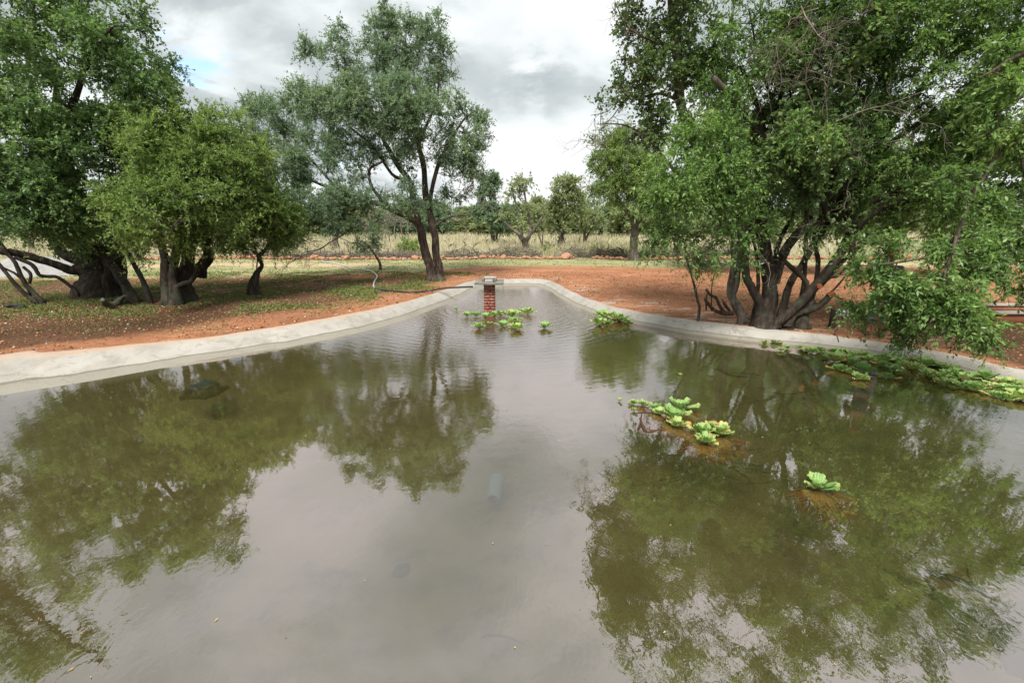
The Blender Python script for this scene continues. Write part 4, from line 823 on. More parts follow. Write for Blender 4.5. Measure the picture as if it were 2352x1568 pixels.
# bright bush in the field, left of the acacia trunk
make_tree('green_bush', 'small lime green bush in the dry grass just left of the acacia trunk', Vector((D(940, 565, 31).x, 31, GZ)),
  [[(940, 580, 31, .03), (938, 560, 31, .02)]], [(940, 562, 31, 32, 12, .7, 1.6, .25), (952, 557, 31, 18, 10, .5, 1.6, .3)], 'bright', 'brown', 1, cat='bush', seed=70, size=1.3)
make_tree('green_bush', 'yellow-green low bush in the dry grass between the two forked field trees', Vector((D(1372, 560, 32).x, 32, GZ)),
  [[(1372, 580, 32, .03), (1372, 560, 32, .02)]], [(1245, 575, 32, 30, 9, .7, .8, .2), (1372, 570, 32, 14, 10, .5, 1.0, .2)], 'bright', 'brown', 1, cat='bush', seed=71, size=1.2)

# fallen leaves and grit
litm = gmat('fallen_leaf', [(0, (.10, .045, .02)), (.4, (.22, .13, .06)), (.75, (.42, .34, .15)), (1, (.50, .48, .22))], .8, 0)
g = Geo()
def fallen(n, x0, x1, y0, y1, mg, L=.05):
    X = rng.uniform(x0, x1, n); Y = rng.uniform(y0, y1, n); kp = ~in_pond(X, Y, mg) & (vnoise(X, Y, .5, 31) > .25); X, Y = X[kp], Y[kp]; m = len(X)
    th = rng.uniform(0, 2*pi, m)
    leaves(g, np.stack([X, Y, gz(X, Y)+.012], 1), np.stack([np.cos(th), np.sin(th), rng.normal(size=m)*.15], 1), rng.uniform(.5, 1.2, m)*L, rng.uniform(.3, .6, m)*L, rng.uniform(0, 1, m)**1.3, up=3)
fallen(20000, -17, -1.5, 9.5, 20, .9); fallen(12000, 4, 15, 5, 15, .05)
fl = g.build('leaf_litter', litm); tag(fl, 'fallen brown and yellow leaves scattered under the trees', 'leaf litter', kind='stuff')
k = M('gravel_stone'); gr_m = k.fin(k.ramp(k.attr(), [(0, (.15, .05, .025)), (.6, (.42, .16, .07)), (.85, (.52, .25, .14)), (1, (.6, .55, .5))]), .9)
g = Geo(); n = 26000
X = rng.uniform(-15, 13, n); Y = rng.uniform(4.5, 21, n); kp = ~in_pond(X, Y, .04); X, Y = X[kp], Y[kp]; n = len(X)
s = rng.uniform(.006, .020, n)*rng.choice([1, 1, 1, 1.8], n); c0 = np.stack([X, Y, gz(X, Y)+s*.3], 1)
oc = np.array([[1, 0, 0], [0, 1, 0], [-1, 0, 0], [0, -1, 0], [0, 0, .8], [0, 0, -.6]]); of = np.array([[0, 1, 4], [1, 2, 4], [2, 3, 4], [3, 0, 4], [1, 0, 5], [2, 1, 5], [3, 2, 5], [0, 3, 5]])
V = c0[:, None]+oc[None]*s[:, None, None]*rng.uniform(.6, 1.4, (n, 6, 1)); g.add(V.reshape(-1, 3), (of[None]+np.arange(n)[:, None, None]*6).reshape(-1, 3), np.repeat(rng.uniform(0, 1, n)**1.4, 6))
gv = g.build('gravel', gr_m); tag(gv, 'loose red grit lying on the soil round the pond', 'gravel', kind='stuff')

g = Geo(); n = 420; X = rng.uniform(-8, 8, n); Y = rng.uniform(2, 17, n); kp = in_pond(X, Y, -1.0); X, Y = X[kp], Y[kp]; m = len(X); th = rng.uniform(0, 2*pi, m)
leaves(g, np.stack([X, Y, np.full(m, .006)], 1), np.stack([np.cos(th), np.sin(th), np.zeros(m)], 1), rng.uniform(.008, .035, m), rng.uniform(.005, .014, m), rng.uniform(.2, 1, m), up=8)
o = g.build('floating_debris', litm); tag(o, 'specks of leaf and seed floating on the pond', 'debris', kind='stuff')

# ------------------------------------------------------------------ stone border: individual rocks
k = M('red_rock'); n1 = k.noise(6, 5, .6); oi = k.n.new('ShaderNodeObjectInfo')
rc = k.ramp(n1, [(.3, (.24, .10, .06)), (.55, (.40, .19, .115)), (.75, (.52, .29, .20))])
rc = k.mix(k.math('MULTIPLY', oi.outputs['Random'], .5), rc, (.50, .30, .20))
rock_m = k.fin(rc, .9, k.bump(n1, .6, .05))
def rock_mesh(seed):
    r = random.Random(seed); import bmesh
    bm = bmesh.new(); bmesh.ops.create_icosphere(bm, subdivisions=2, radius=1)
    sx, sy, sz = r.uniform(.8, 1.25), r.uniform(.7, 1.1), r.uniform(.6, .95)
    pl = [(Vector((r.gauss(0, 1), r.gauss(0, 1), r.gauss(0, 1))).normalized(), r.uniform(.6, .85)) for _ in range(9)]
    for v in bm.verts:
        for n_, d_ in pl:
            q = v.co.dot(n_)
            if q > d_: v.co -= n_*(q-d_)
        v.co *= 1+.10*mnoise.noise(v.co*2.2+Vector((seed*3, 0, 0)))
        v.co.x *= sx; v.co.y *= sy; v.co.z *= sz
    me = bpy.data.meshes.new('border_stone'); bm.to_mesh(me); bm.free(); me.materials.append(rock_m); return me
RM = [rock_mesh(i) for i in range(12)]
rg = random.Random(3); xs = -26.0; cnt_r = 0
GRP = 'rough stones of the low red border'
while xs < 27.5 and cnt_r < 298:
    sz = rg.choice([.12, .13, .14, .16, .19]) if rg.random() < .93 else .26
    gap = 3.6 < xs < 4.5                    # the opening beside the big end stone
    if not gap:
        Yb = 27.7+.0*xs
        o = bpy.data.objects.new('border_stone', rg.choice(RM)); COL.objects.link(o)
        o.location = (xs+sz, Yb+rg.uniform(-.12, .12), float(gz(xs, Yb))+sz*.5); o.scale = (sz, sz, sz*rg.uniform(.7, 1)); o.rotation_euler = (rg.uniform(-.3, .3), rg.uniform(-.3, .3), rg.uniform(0, 6.28))
        tag(o, 'rough red stone, one of the loose row edging the dry field', 'stone', GRP); cnt_r += 1
        if rg.random() < .22 and sz < .16:
            o2 = bpy.data.objects.new('border_stone', rg.choice(RM)); COL.objects.link(o2); s2 = sz*rg.uniform(.6, .9)
            o2.location = (xs+sz*1.8, Yb, float(gz(xs, Yb))+sz*1.15+s2*.3); o2.scale = (s2, s2, s2*.8); o2.rotation_euler = (0, 0, rg.uniform(0, 6)); tag(o2, 'rough red stone, one of the loose row edging the dry field', 'stone', GRP); cnt_r += 1
    xs += sz*(1.35 if -17 < xs < 15 else 1.9)*rg.uniform(.85, 1.1)
o = bpy.data.objects.new('end_stone', RM[4]); COL.objects.link(o); p = D(1300, 592, 27.5); o.location = (p.x, 27.5, GZ+.2); o.scale = (.34, .25, .30); tag(o, 'largest red boulder at the gap in the stone border', 'stone')

# brush piles of cut branches behind the stones
for i, (u0, u1, hh, lab) in enumerate([(700, 800, .5, 'heap of dry cut branches seen under the left acacia boughs'), (800, 880, .55, 'heap of dry cut branches behind the slender sapling'), (880, 965, .5, 'heap of dry cut branches just left of the acacia trunks'), (1020, 1110, .7, 'heap of dry cut branches just right of the acacia trunks'),
      (1115, 1240, .85, 'largest heap of dry cut branches, in front of the V-forked tree'), (1290, 1350, .75, 'heap of dry cut branches right of the gap in the stones'), (1350, 1445, .65, 'heap of dry cut branches left of the roadside trunk'), (1465, 1590, .6, 'heap of dry cut branches right of the roadside trunk'), (1600, 1760, .7, 'heap of dry cut branches glimpsed behind the thicket stems'), (560, 690, .5, 'heap of dry cut branches right of the crooked sapling')]):
    a, b = D(u0, 580, 29.0).x, D(u1, 580, 29.0).x; n = int(170*(b-a)/2.2)
    cx0 = rng.uniform(a, b, n); prof_ = np.sin(np.clip((cx0-a)/(b-a), .04, .96)*pi)**.5
    ln = rng.uniform(.4, 1.3, n); d = rand_dirs(n)*np.array([1, .6, .35]); d = nrm(d); z = GZ+rng.uniform(0, 1, n)**1.3*hh*prof_*.85
    c0 = np.stack([cx0, 28.9+rng.uniform(-.5, .5, n), z], 1); t = np.linspace(-.5, .5, 5)[None, :, None]
    P = c0[:, None]+d[:, None]*ln[:, None, None]*t+rng.normal(size=(n, 5, 3))*.035; P[..., 2] = np.maximum(P[..., 2], GZ-.02)
    g = Geo(); V, Q = tubes(P, np.broadcast_to(rng.uniform(.007, .018, n)[:, None], (n, 5))*np.array([1, .9, .8, .6, .4]), 4); g.add(V, Q)
    o = g.build('brush_pile', BARK['dead'], loc=Vector(((a+b)/2, 28.9, GZ)), smooth=True); tag(o, lab, 'brush pile')

# ------------------------------------------------------------------ heap of pale sand, left
k = M('pale_sand'); n1 = k.noise(3, 6, .65); sand = k.fin(k.ramp(n1, [(.3, (.22, .215, .205)), (.6, (.32, .31, .295)), (.8, (.38, .37, .35))]), .95, k.bump(n1, .8, .12))
g = Geo(); c = D(60, 634, 20.2); na, nr = 40, 12; V = []
for j in range(nr+1):
    r = j/nr
    for i in range(na):
        a = 2*pi*i/na; x = 3.3*r*math.cos(a); y = 1.6*r*math.sin(a)
        h = (1-r)**1.0*.95*(1+.0)+.25*mnoise.noise(Vector((x*.9, y*.9, 2)))*(1-r)+.08*mnoise.noise(Vector((x*4, y*4, 5)))*(1-r*.8)
        V.append((c.x+x, 20.6+y, GZ-.03+max(0, h)))
Q = [[j*na+i, j*na+(i+1) % na, (j+1)*na+(i+1) % na, (j+1)*na+i] for j in range(nr) for i in range(na)]
g.add(V, np.array(Q)[:, ::-1]); o = g.build('sand_heap', sand, loc=Vector((c.x, 20.6, GZ)), smooth=True); tag(o, 'pale grey sand heap behind the big tree at the left', 'sand heap')

# ------------------------------------------------------------------ brick fountain pillar
RZ = math.radians(-1.5)
pil = empty('fountain_pillar', (PIL.x, PIL.y, -.7)); pil.rotation_euler = (0, 0, 0)
tag(pil, 'red brick pillar with square concrete top spilling water in the pond', 'fountain')
k = M('brick_face'); n1 = k.noise(30, 4); brick_m = k.fin(k.ramp(k.attr(), [(0, (.07, .02, .015)), (.12, (.17, .045, .028)), (.6, (.29, .082, .05)), (1, (.34, .125, .08))]), .55, k.bump(n1, .3, .01), .4)
k = M('wet_mortar'); mort = k.fin(k.ramp(k.noise(20, 4), [(.3, (.12, .09, .055)), (.7, (.24, .19, .13))]), .8)
k = M('dark_brick_spot'); spot = k.fin(k.ramp(k.noise(60, 4), [(.3, (.035, .02, .02)), (.7, (.11, .06, .05))]), .7)
g = Geo(); W = .315; h = .073; cr_ = .084
ZT = .775
add_box(g, (PIL.x, PIL.y, (ZT-.7)/2), (W-.018, W-.018, ZT+.7), RZ, 1)
rb = random.Random(4)
def place(lx, ly, z, sx, sy, sz, mat, tint):
    ca, sa = math.cos(RZ), math.sin(RZ); add_box(g, (PIL.x+lx*ca-ly*sa, PIL.y+lx*sa+ly*ca, z), (sx, sy, sz), RZ, mat, tint, jitter=.0012)
z = ZT-h/2-.004; cidx = 0
while z > -.6:
    flip = cidx % 2
    L, S_ = .205, .100
    # four-sided running bond: long + short brick on every face
    a = -W/2
    if flip: parts_ = [(-W/2, -W/2+S_), (-W/2+S_+.010, W/2)]
    else: parts_ = [(-W/2, -W/2+L), (-W/2+L+.010, W/2)]
    for (x0, x1) in parts_:
        t = rb.uniform(.35, .95)
        place((x0+x1)/2, -W/2+.05, z, x1-x0, .10, h, 0, t); place((x0+x1)/2, W/2-.05, z, x1-x0, .10, h, 0, rb.uniform(.35, .95))
    for sx_ in (-1, 1):
        place(sx_*(W/2-.05), 0, z, .098, W-.21, h-.002, 0, rb.uniform(.35, .95))
    # dark clinker ends / spots
    sp_ = [(.12, .045), (-.10, .05), (.02, .04), (.125, .035), None, (.0, .045), (-.06, .042), (-.01, .04), (.02, .055)][cidx % 9]
    if sp_: place(sp_[0], -W/2-.0006, z, sp_[1], .004, h*.72, 2, .5)
    if cidx % 3 == 0: place(.135, -W/2-.0006, z, .028, .004, h*.7, 2, .5)
    z -= cr_; cidx += 1
g.build('brick_column', [brick_m, mort, spot], pil)
k = M('wet_concrete'); n1 = k.noise(9, 6, .65); n2 = k.noise(40, 4)
conc = k.fin(k.ramp(n1, [(.3, (.11, .10, .078)), (.6, (.19, .175, .145)), (.8, (.27, .255, .22))]), .28, k.bump(n2, .25, .006), .5)
k = M('dry_concrete'); conc2 = k.fin(k.ramp(k.noise(9, 5), [(.3, (.30, .285, .25)), (.7, (.42, .40, .36))]), .7)
g = Geo(); add_box(g, (PIL.x-.0, PIL.y+.02, ZT+.031), (.80, .80, .058), RZ); s_ = g.build('slab', conc, pil); bevel(s_, .006)
g = Geo(); zt = ZT+.06; cc = (PIL.x, PIL.y+.06)
for (x, y, sx_, sy_) in [(-.175, 0, .07, .36), (.175, 0, .07, .36), (0, .15, .28, .06), (0, -.16, .26, .05)]:
    add_box(g, (cc[0]+x, cc[1]+y, zt+.045), (sx_, sy_, .09), RZ)
s_ = g.build('spout_box', conc, pil); bevel(s_, .004)
g = Geo(); add_box(g, (cc[0], cc[1]+.01, zt+.104), (.30, .33, .018), RZ); add_box(g, (cc[0]+.16, cc[1]+.05, zt+.099), (.09, .25, .014), RZ+.02); add_box(g, (cc[0]-.01, cc[1]-.21, zt+.035), (.225, .05, .068), RZ)
s_ = g.build('cover_plate', conc2, pil); bevel(s_, .003)

# falling water: strings of drops round the slab and splash at the foot
k = M('water_drop'); k.b.inputs['Base Color'].default_value = (.9, .95, 1, 1); k.b.inputs['Roughness'].default_value = .05; k.b.inputs['IOR'].default_value = 1.33
k.b.inputs['Transmission Weight'].default_value = .55
drop_m = k.m
g = Geo(); n = 900; t = rng.uniform(0, 1, n); side = rng.choice(4, n, p=[.16, .30, .30, .24]); q = rng.uniform(-.39, .39, n)+.0
q = np.where(side < 4, np.round(q/.07)*.07+rng.normal(size=n)*.012, q)
lx = np.select([side == 0, side == 1, side == 2, side == 3], [q, q*0-.40, q*0+.40, q]); ly = np.select([side == 0, side == 1, side == 2, side == 3], [q*0-.38, q, q, q*0+.42])
z = ZT*(1-t**1.7); P0 = np.stack([PIL.x+lx, PIL.y+.02+ly, z], 1)
s = rng.uniform(.0022, .0048, n)
V = P0[:, None]+oc[None]*s[:, None, None]*np.array([1, 1, 3.2]); g.add(V.reshape(-1, 3), (of[None]+np.arange(n)[:, None, None]*6).reshape(-1, 3))
n = 700; th = rng.uniform(0, 2*pi, n); sidep = rng.uniform(0, 1, n); rr = rng.uniform(.15, .62, n); hz = np.abs(rng.normal(size=n))*.035*np.exp(-((rr-.42)/.16)**2)
P0 = np.stack([PIL.x+rr*np.cos(th), PIL.y+rr*np.sin(th), .004+hz], 1); s = rng.uniform(.002, .0045, n)
V = P0[:, None]+oc[None]*s[:, None, None]; g.add(V.reshape(-1, 3), (of[None]+np.arange(n)[:, None, None]*6).reshape(-1, 3))
o = g.build('falling_water', drop_m, smooth=True); tag(o, 'drops falling from the concrete top and splashing at its foot', 'water drops', kind='stuff')

# ------------------------------------------------------------------ hose
hs = empty('hose_pipe', G(900, 672)); tag(hs, 'black hose, far part coloured pale for glare, snaking over the soil to the fountain', 'hose')
k = M('black_hose'); bh = k.fin((.022, .023, .025), .35, None, .5)
k = M('glare_hose'); gh = k.fin(k.ramp(k.noise(6, 4), [(.3, (.30, .30, .29)), (.7, (.50, .50, .48))]), .45, None, .5)  # sheen on the black hose, painted as a pale grey base colour
g = Geo(); pe = G(1085, 658.5, .60); pts = [pe, G(1040, 660.5, .46), G(1012, 663, .36), G(985, 668, .27), G(942, 672.5, GZ+.04), G(898, 672.5), G(868, 667), G(860, 661)]
for q_ in pts[4:]: q_.z = float(gz(q_.x, q_.y))+.03
add_tube(g, pts, .027, 10, 8); g.build('black_section', bh, hs, smooth=True)
g = Geo(); pts = [G(u, v, GZ+.03) for u, v in [(860, 661), (858, 655), (861, 644), (866, 635), (854, 625), (833, 620), (810, 617.6), (789, 608.8), (766, 605.3), (750, 603), (739, 600.5), (748, 598.5)]]
for q_ in pts: q_.z = float(gz(q_.x, q_.y))+.035
add_tube(g, pts, .028, 10, 8); g.build('glare_section', gh, hs, smooth=True)

# ------------------------------------------------------------------ short post with white box and cable, right bank
pb = empty('cable_post', G(1908, 752)); tag(pb, 'short dark wooden post carrying a white box, beside the rim', 'post')
g = Geo(); p = G(1908, 752); p0 = Vector(p); add_box(g, (p.x+.015, p.y, GZ+.20), (.125, .09, .46), .1, jitter=.008); o = g.build('wooden_post', BARK['dark'], pb); bevel(o, .012)
k = M('white_plastic'); wp = k.fin(k.ramp(k.noise(8, 3), [(.3, (.36, .355, .34)), (.7, (.48, .47, .45))]), .45)
g = Geo(); add_box(g, (p.x+.16, p.y-.07, GZ+.36), (.24, .13, .145), .1, taper=.94); o = g.build('junction_box', wp, pb); bevel(o, .01)
g = Geo(); add_tube(g, [(p.x+.15, p.y-.07, GZ+.29), (p.x+.16, p.y-.10, GZ+.12), G(1917, 762, GZ+.02), G(1922, 771, GZ+.045), G(1926, 784, .16), G(1925, 797, .02), (G(1925, 806, -.1))], .009, 6, 5); g.build('cable', bh, pb, smooth=True)
# green tap-like scrap at the tree foot
g = Geo(); k = M('green_plastic'); gp = k.fin((.02, .20, .12), .4); add_tube(g, [G(1779, 739, GZ+.08), G(1783, 742, GZ+.05), G(1790, 746, GZ+.01)], [.018, .022, .012], 7, 4, .2)
o = g.build('plastic_scrap', gp, loc=G(1783, 743)); tag(o, 'small green plastic scrap at the foot of the many-stemmed tree', 'plastic scrap')

# low planter wall at the right edge
lw = empty('low_wall', Vector((12.4, 10.9, GZ))); tag(lw, 'low red wall with pale flat coping at the right edge', 'low wall')
k = M('red_render'); rr_m = k.fin(k.ramp(k.noise(5, 5), [(.3, (.20, .075, .04)), (.7, (.33, .13, .07))]), .9)
k = M('pale_coping'); cp_m = k.fin(k.ramp(k.noise(4, 5), [(.3, (.28, .25, .22)), (.7, (.38, .34, .30))]), .85)
g = Geo(); xl = D(2290, 745, 10.4).x
add_box(g, (xl+2.2, 10.5, GZ+.10), (4.4, .16, .28)); add_box(g, (xl+2.2, 11.5, GZ+.10), (4.4, .16, .28)); add_box(g, (xl+2.2, 11.0, GZ+.06), (4.3, .84, .2)); g.build('wall_body', rr_m, lw)
g = Geo(); add_box(g, (xl+2.2, 10.49, GZ+.262), (4.5, .24, .045)); add_box(g, (xl+2.2, 11.5, GZ+.262), (4.5, .22, .045)); o = g.build('coping', cp_m, lw); bevel(o, .008)

# stumps and logs on the left
o_ = empty('log', G(262, 694)); tag(o_, 'short weathered log and root lying in front of the left stems', 'log')
g = Geo(); add_tube(g, [G(248, 704, GZ+.03), G(262, 700, GZ+.05), G(274, 690, GZ+.12), G(287, 679, GZ+.30)], [.05, .09, .08, .03], 8, 4, .12); g.build('wood', BARK['grey'], o_, smooth=True)
g = Geo(); add_tube(g, [G(246, 706, GZ-.02), G(240, 694, GZ+.17), G(236, 688, GZ+.30)], [.05, .09, .045], 9, 4, .22); o = g.build('stump', BARK['grey'], loc=G(243, 704), smooth=True); tag(o, 'grey tapered stump left of the weathered log', 'stump')
g = Geo(); add_tube(g, [G(12, 702, GZ+.05), G(40, 700, GZ+.09), G(55, 704, GZ+.04), G(30, 708, GZ+.03)], [.05, .06, .05, .03], 7, 4, .12); o = g.build('fallen_branch', BARK['dark'], loc=G(35, 702), smooth=True); tag(o, 'dark rotting branch on the ground at the far left edge', 'branch')

# ------------------------------------------------------------------ things under the water
k = M('sunken_dark'); sd = k.fin(k.ramp(k.noise(8, 4), [(.3, (.006, .010, .005)), (.7, (.018, .026, .012))]), .9)
def sunken_branch(name, label, cat, segs, z=-.12, forks=0, seed=0, mat=sd):
    rg2 = np.random.default_rng(seed); g = Geo(); paths = []; rads = []
    for pts, r in segs:
        P = [G(u, v, z+dz) for u, v, dz in pts]; add_tube(g, P, list(r), 7, 5, .08)
        PP, RR = smooth_path(P, list(r), 5)
        for j in range(forks):
            i = rg2.integers(2, len(PP)); d_ = nrm(PP[min(i, len(PP)-1)]-PP[i-1]+rg2.normal(size=3)*np.array([.05, .05, .01])); q = PP[i-1]; L_ = rg2.uniform(.3, 1.0)*(.5 if RR[i-1] < .01 else .8)
            d0 = nrm(d_+rg2.normal(size=3)*np.array([.7, .7, .1])); pp = [q]; dd_ = d0
            for _ in range(6): dd_ = nrm(dd_+rg2.normal(size=3)*np.array([.2, .2, .05])); dd_[2] *= .3; w = pp[-1]+dd_*L_/6; w[2] = min(w[2], -.03); pp.append(w)
            paths.append(pp); rads.append(np.linspace(min(RR[i-1]*.5, .009), .003, 7))
            for jj in range(2):
                q2 = pp[rg2.integers(2, 6)]; d2 = nrm(dd_+rg2.normal(size=3)*np.array([.8, .8, .05])); p2 = [q2]
                for _ in range(6): d2 = nrm(d2+rg2.normal(size=3)*np.array([.2, .2, .05])); d2[2] *= .3; w = p2[-1]+d2*L_*.6/6; w[2] = min(w[2], -.03); p2.append(w)
                paths.append(p2); rads.append(np.linspace(.005, .002, 7))
    if paths: V, Q = tubes(np.array(paths), np.array(rads), 5); g.add(V, Q)
    o = g.build(name, mat, loc=G(segs[0][0][0][0], segs[0][0][0][1], z), smooth=True); tag(o, label, cat); return o
sunken_branch('sunken_branch', 'thin twiggy branch under water below the two big lettuce clumps', 'branch',
  [([(1505, 1105, 0), (1560, 1094, 0), (1600, 1083, .02), (1632, 1070, .03), (1672, 1056, .03), (1700, 1062, 0), (1760, 1072, 0)], (.006, .012, .02, .022, .016, .012, .004)),
   ([(1632, 1070, .03), (1665, 1068, 0), (1695, 1082, 0), (1722, 1103, 0), (1735, 1130, -.02)], (.014, .012, .010, .007, .003)),
   ([(1505, 1105, 0), (1500, 1130, 0), (1525, 1155, 0)], (.006, .005, .003)), ([(1600, 1083, 0), (1575, 1062, 0), (1530, 1030, .02), (1510, 1015, .02)], (.012, .008, .005, .003)), ([(1606, 1086, 0), (1595, 1110, -.02), (1570, 1125, -.02)], (.010, .006, .003)),
   ([(1630, 1073, .02), (1615, 1060, .05), (1595, 1045, .08)], (.018, .016, .01))], -.16, 4, 3)
sunken_branch('sunken_log', 'two long thick boughs sunk in the bottom right corner of the pond', 'branch',
  [([(2030, 1306, 0), (2110, 1345, 0), (2180, 1384, 0), (2250, 1420, 0), (2330, 1480, -.05), (2400, 1520, -.1)], (.012, .028, .035, .035, .05, .06)),
   ([(2095, 1308, 0), (2160, 1320, 0), (2230, 1345, 0), (2275, 1372, 0), (2300, 1420, -.05), (2350, 1470, -.1)], (.014, .028, .028, .025, .035, .06)),
   ([(2125, 1325, 0), (2155, 1370, 0), (2200, 1430, -.05), (2225, 1470, -.08)], (.010, .02, .022, .02)),
   ([(2310, 1425, 0), (2345, 1405, .02), (2400, 1410, 0)], (.06, .07, .07)), ([(2330, 1480, -.05), (2360, 1540, -.1)], (.12, .12))], -.11, 1, 4)
sunken_branch('sunken_stick', 'thin bowed stick lying under water near the bottom centre', 'stick', [([(1104, 1463, 0), (1130, 1458, 0), (1170, 1463, 0), (1206, 1480, 0)], (.006, .009, .008, .004))], -.15, 0, 5)
sunken_branch('sunken_stick', 'dark crooked stick under water between the rim and the tiny floating leaf', 'stick', [([(1640, 845, 0), (1655, 850, 0), (1680, 862, 0), (1720, 866, 0)], (.01, .03, .02, .008)), ([(1740, 890, 0), (1800, 905, 0), (1850, 900, 0)], (.008, .012, .006))], -.14, 1, 6)
# green pot
g = Geo(); c = G(508, 946, -.14); ns = 18
k = M('green_pot'); gpot = k.fin((.015, .06, .03), .6)
prof_ = [(.0, -.16), (.082, -.16), (.10, -.0), (.108, 0), (.108, .012), (.092, .012), (.075, -.14), (0, -.14)]
V = [(c.x+r*math.cos(2*pi*i/ns), c.y+r*math.sin(2*pi*i/ns)+z_*.35, c.z+.09+z_) for r, z_ in prof_ for i in range(ns)]
g.add(V, [[j*ns+i, j*ns+(i+1) % ns, (j+1)*ns+(i+1) % ns, (j+1)*ns+i] for j in range(len(prof_)-1) for i in range(ns)])
o = g.build('sunken_pot', gpot, loc=c, smooth=True); tag(o, 'dark green open pot standing under water below the dark sunken log', 'pot')
# dark lump of rotten log
g = Geo()
add_tube(g, [G(418, 915, -.1), G(440, 900, -.08), (G(470, 890, -.06)), G(500, 895, -.10), G(526, 888, -.10)], [.04, .10, .12, .07, .03], 10, 4, .15)
add_tube(g, [G(455, 882, -.06), G(475, 878, -.05), G(500, 884, -.06)], [.03, .07, .04], 8, 4, .15)
add_tube(g, [G(430, 912, -.12), G(470, 905, -.1), G(505, 902, -.12)], [.03, .09, .04], 8, 4, .15)
o = g.build('sunken_log', sd, loc=G(470, 897, -.1), smooth=True); tag(o, 'lumpy dark rotten log under water near the left rim', 'log')
# blue bucket
g = Geo(); c = G(1137, 1122, -.42); a = nrm(np.array([.12, 1, .15])); P = np.array([c-Vector(a)*.17, c-Vector(a)*.168, c+Vector(a)*.17]); P = np.array([list(x) for x in P])
V, Q = tubes(P[None], np.array([[.055, .078, .095]]), 20); g.add(V, Q); V2 = V[20:40]; g.add(np.vstack([V2, P[0][None]+a*.01]), [[i, (i+1) % 20, 20] for i in range(20)], mat=1); g.add(np.vstack([V[-20:], P[-1][None]]), [[i, (i+1) % 20, 20] for i in range(20)])
k = M('blue_plastic'); bp = k.fin((.085, .15, .16), .6); o = g.build('sunken_bucket', [bp, sd], loc=c, smooth=True); tag(o, 'pale blue bucket lying on its side under water', 'bucket')
# dark stone
me = rock_mesh(77); me.materials.clear(); me.materials.append(sd); o = bpy.data.objects.new('sunken_stone', me); COL.objects.link(o); o.location = G(920, 1310, -.20); o.scale = (.07, .13, .04); tag(o, 'dark oval stone under water in the cloud reflection', 'stone')

# ------------------------------------------------------------------ water lettuce
k = M('lettuce_leaf')
c = k.ramp(k.attr(), [(0, (.10, .22, .045)), (.35, (.20, .36, .09)), (.65, (.36, .50, .17)), (.82, (.55, .52, .16)), (1, (.52, .30, .10))])
k.fin(c, .5, None, .4); tr = k.n.new('ShaderNodeBsdfTranslucent'); k.lk(c, tr.inputs[0]); mx = k.n.new('ShaderNodeMixShader'); mx.inputs[0].default_value = .3
k.lk(k.b.outputs[0], mx.inputs[1]); k.lk(tr.outputs[0], mx.inputs[2]); k.lk(mx.outputs[0], k.o.inputs[0]); let_m = k.m
k = M('lettuce_root'); root_m = k.fin(k.ramp(k.attr(), [(0, (.12, .035, .014)), (1, (.46, .14, .045))]), .8)
def rosette(seed, R=1.0, nl=12, shade=0.0, open_=.5):
    r = np.random.default_rng(seed); g = Geo(); NU, NV = 9, 6
    for i in range(nl):
        az = i*2.39996+r.uniform(-.25, .25); f = i/nl                       # inner leaves first, steeper
        el = math.radians(72-(56*f**.9)*(.45+.75*open_)+r.uniform(-8, 8)); L = R*(.60+.50*f)*r.uniform(.7, 1.2); Wd = L*r.uniform(.50, .70)
        d = np.array([math.cos(az), math.sin(az), 0]); s = np.array([-math.sin(az), math.cos(az), 0]); up = np.array([0, 0, 1.])
        base = np.clip(.33+shade+r.normal()*.10+.22*f, 0, .75); old = f > .78 and r.uniform() < .2
        V = []; T = []
        for v in range(NV):
            t = v/(NV-1); ee = el*(1-.08*t)
            cen_ = d*L*t*math.cos(ee)+up*(L*t*math.sin(ee)-L*.02*t*t)
            for u in range(NU):
                q = u/(NU-1)*2-1; w = Wd*.5*(t**.75*.95+.10)*(1 if t < .99 else .86)
                rib = .012*R*math.cos(q*3*pi*1.5)*t
                cup = .10*Wd*q*q*t
                notch = -.07*L*math.exp(-(q/.28)**2)*(t > .99)-(.12*L*abs(q)**3)*(t > .99)
                ruf = r.uniform(-.085, .085)*R*t**3
                nrm_ = -d*math.sin(ee)+up*math.cos(ee); al = d*math.cos(ee)+up*math.sin(ee)
                V.append(cen_+s*w*q+nrm_*(cup+rib+ruf)+al*notch)
                tt = base+(.15 if u % 2 else -.10)*1+.10*(1-t)+r.uniform(-.05, .05)
                if old: tt = .72+.28*t
                elif t > .9 and abs(q) > .6: tt += .10
                T.append(tt)
        g.add(V, [[v*NU+u, v*NU+u+1, (v+1)*NU+u+1, (v+1)*NU+u] for v in range(NV-1) for u in range(NU-1)], np.clip(T, 0, 1))
    return g.mesh('leaves', let_m, True)
def roots_mesh(seed, L=1.0, n=300):
    r = np.random.default_rng(seed); P = []; 
    for i in range(n):
        d = nrm(r.normal(size=3)*np.array([.30, .26, .10])+np.array([-.12, -.85, -.30])); p = [r.normal(size=3)*.12]; 
        p[0][2] = -abs(p[0][2])*.3
        for j in range(6): d = nrm(d+r.normal(size=3)*np.array([.32, .32, .06])); p.append(p[-1]+d*L*r.uniform(.09, .22))
        P.append(p)
    P = np.array(P); P[..., 2] = np.minimum(P[..., 2], -.10); g = Geo(); V, Q = tubes(P, np.broadcast_to(np.linspace(.040, .016, 7)*L, (n, 7)), 3); g.add(V, Q, np.repeat(r.uniform(0, 1, n), 21)); return g.mesh('roots', root_m, True)
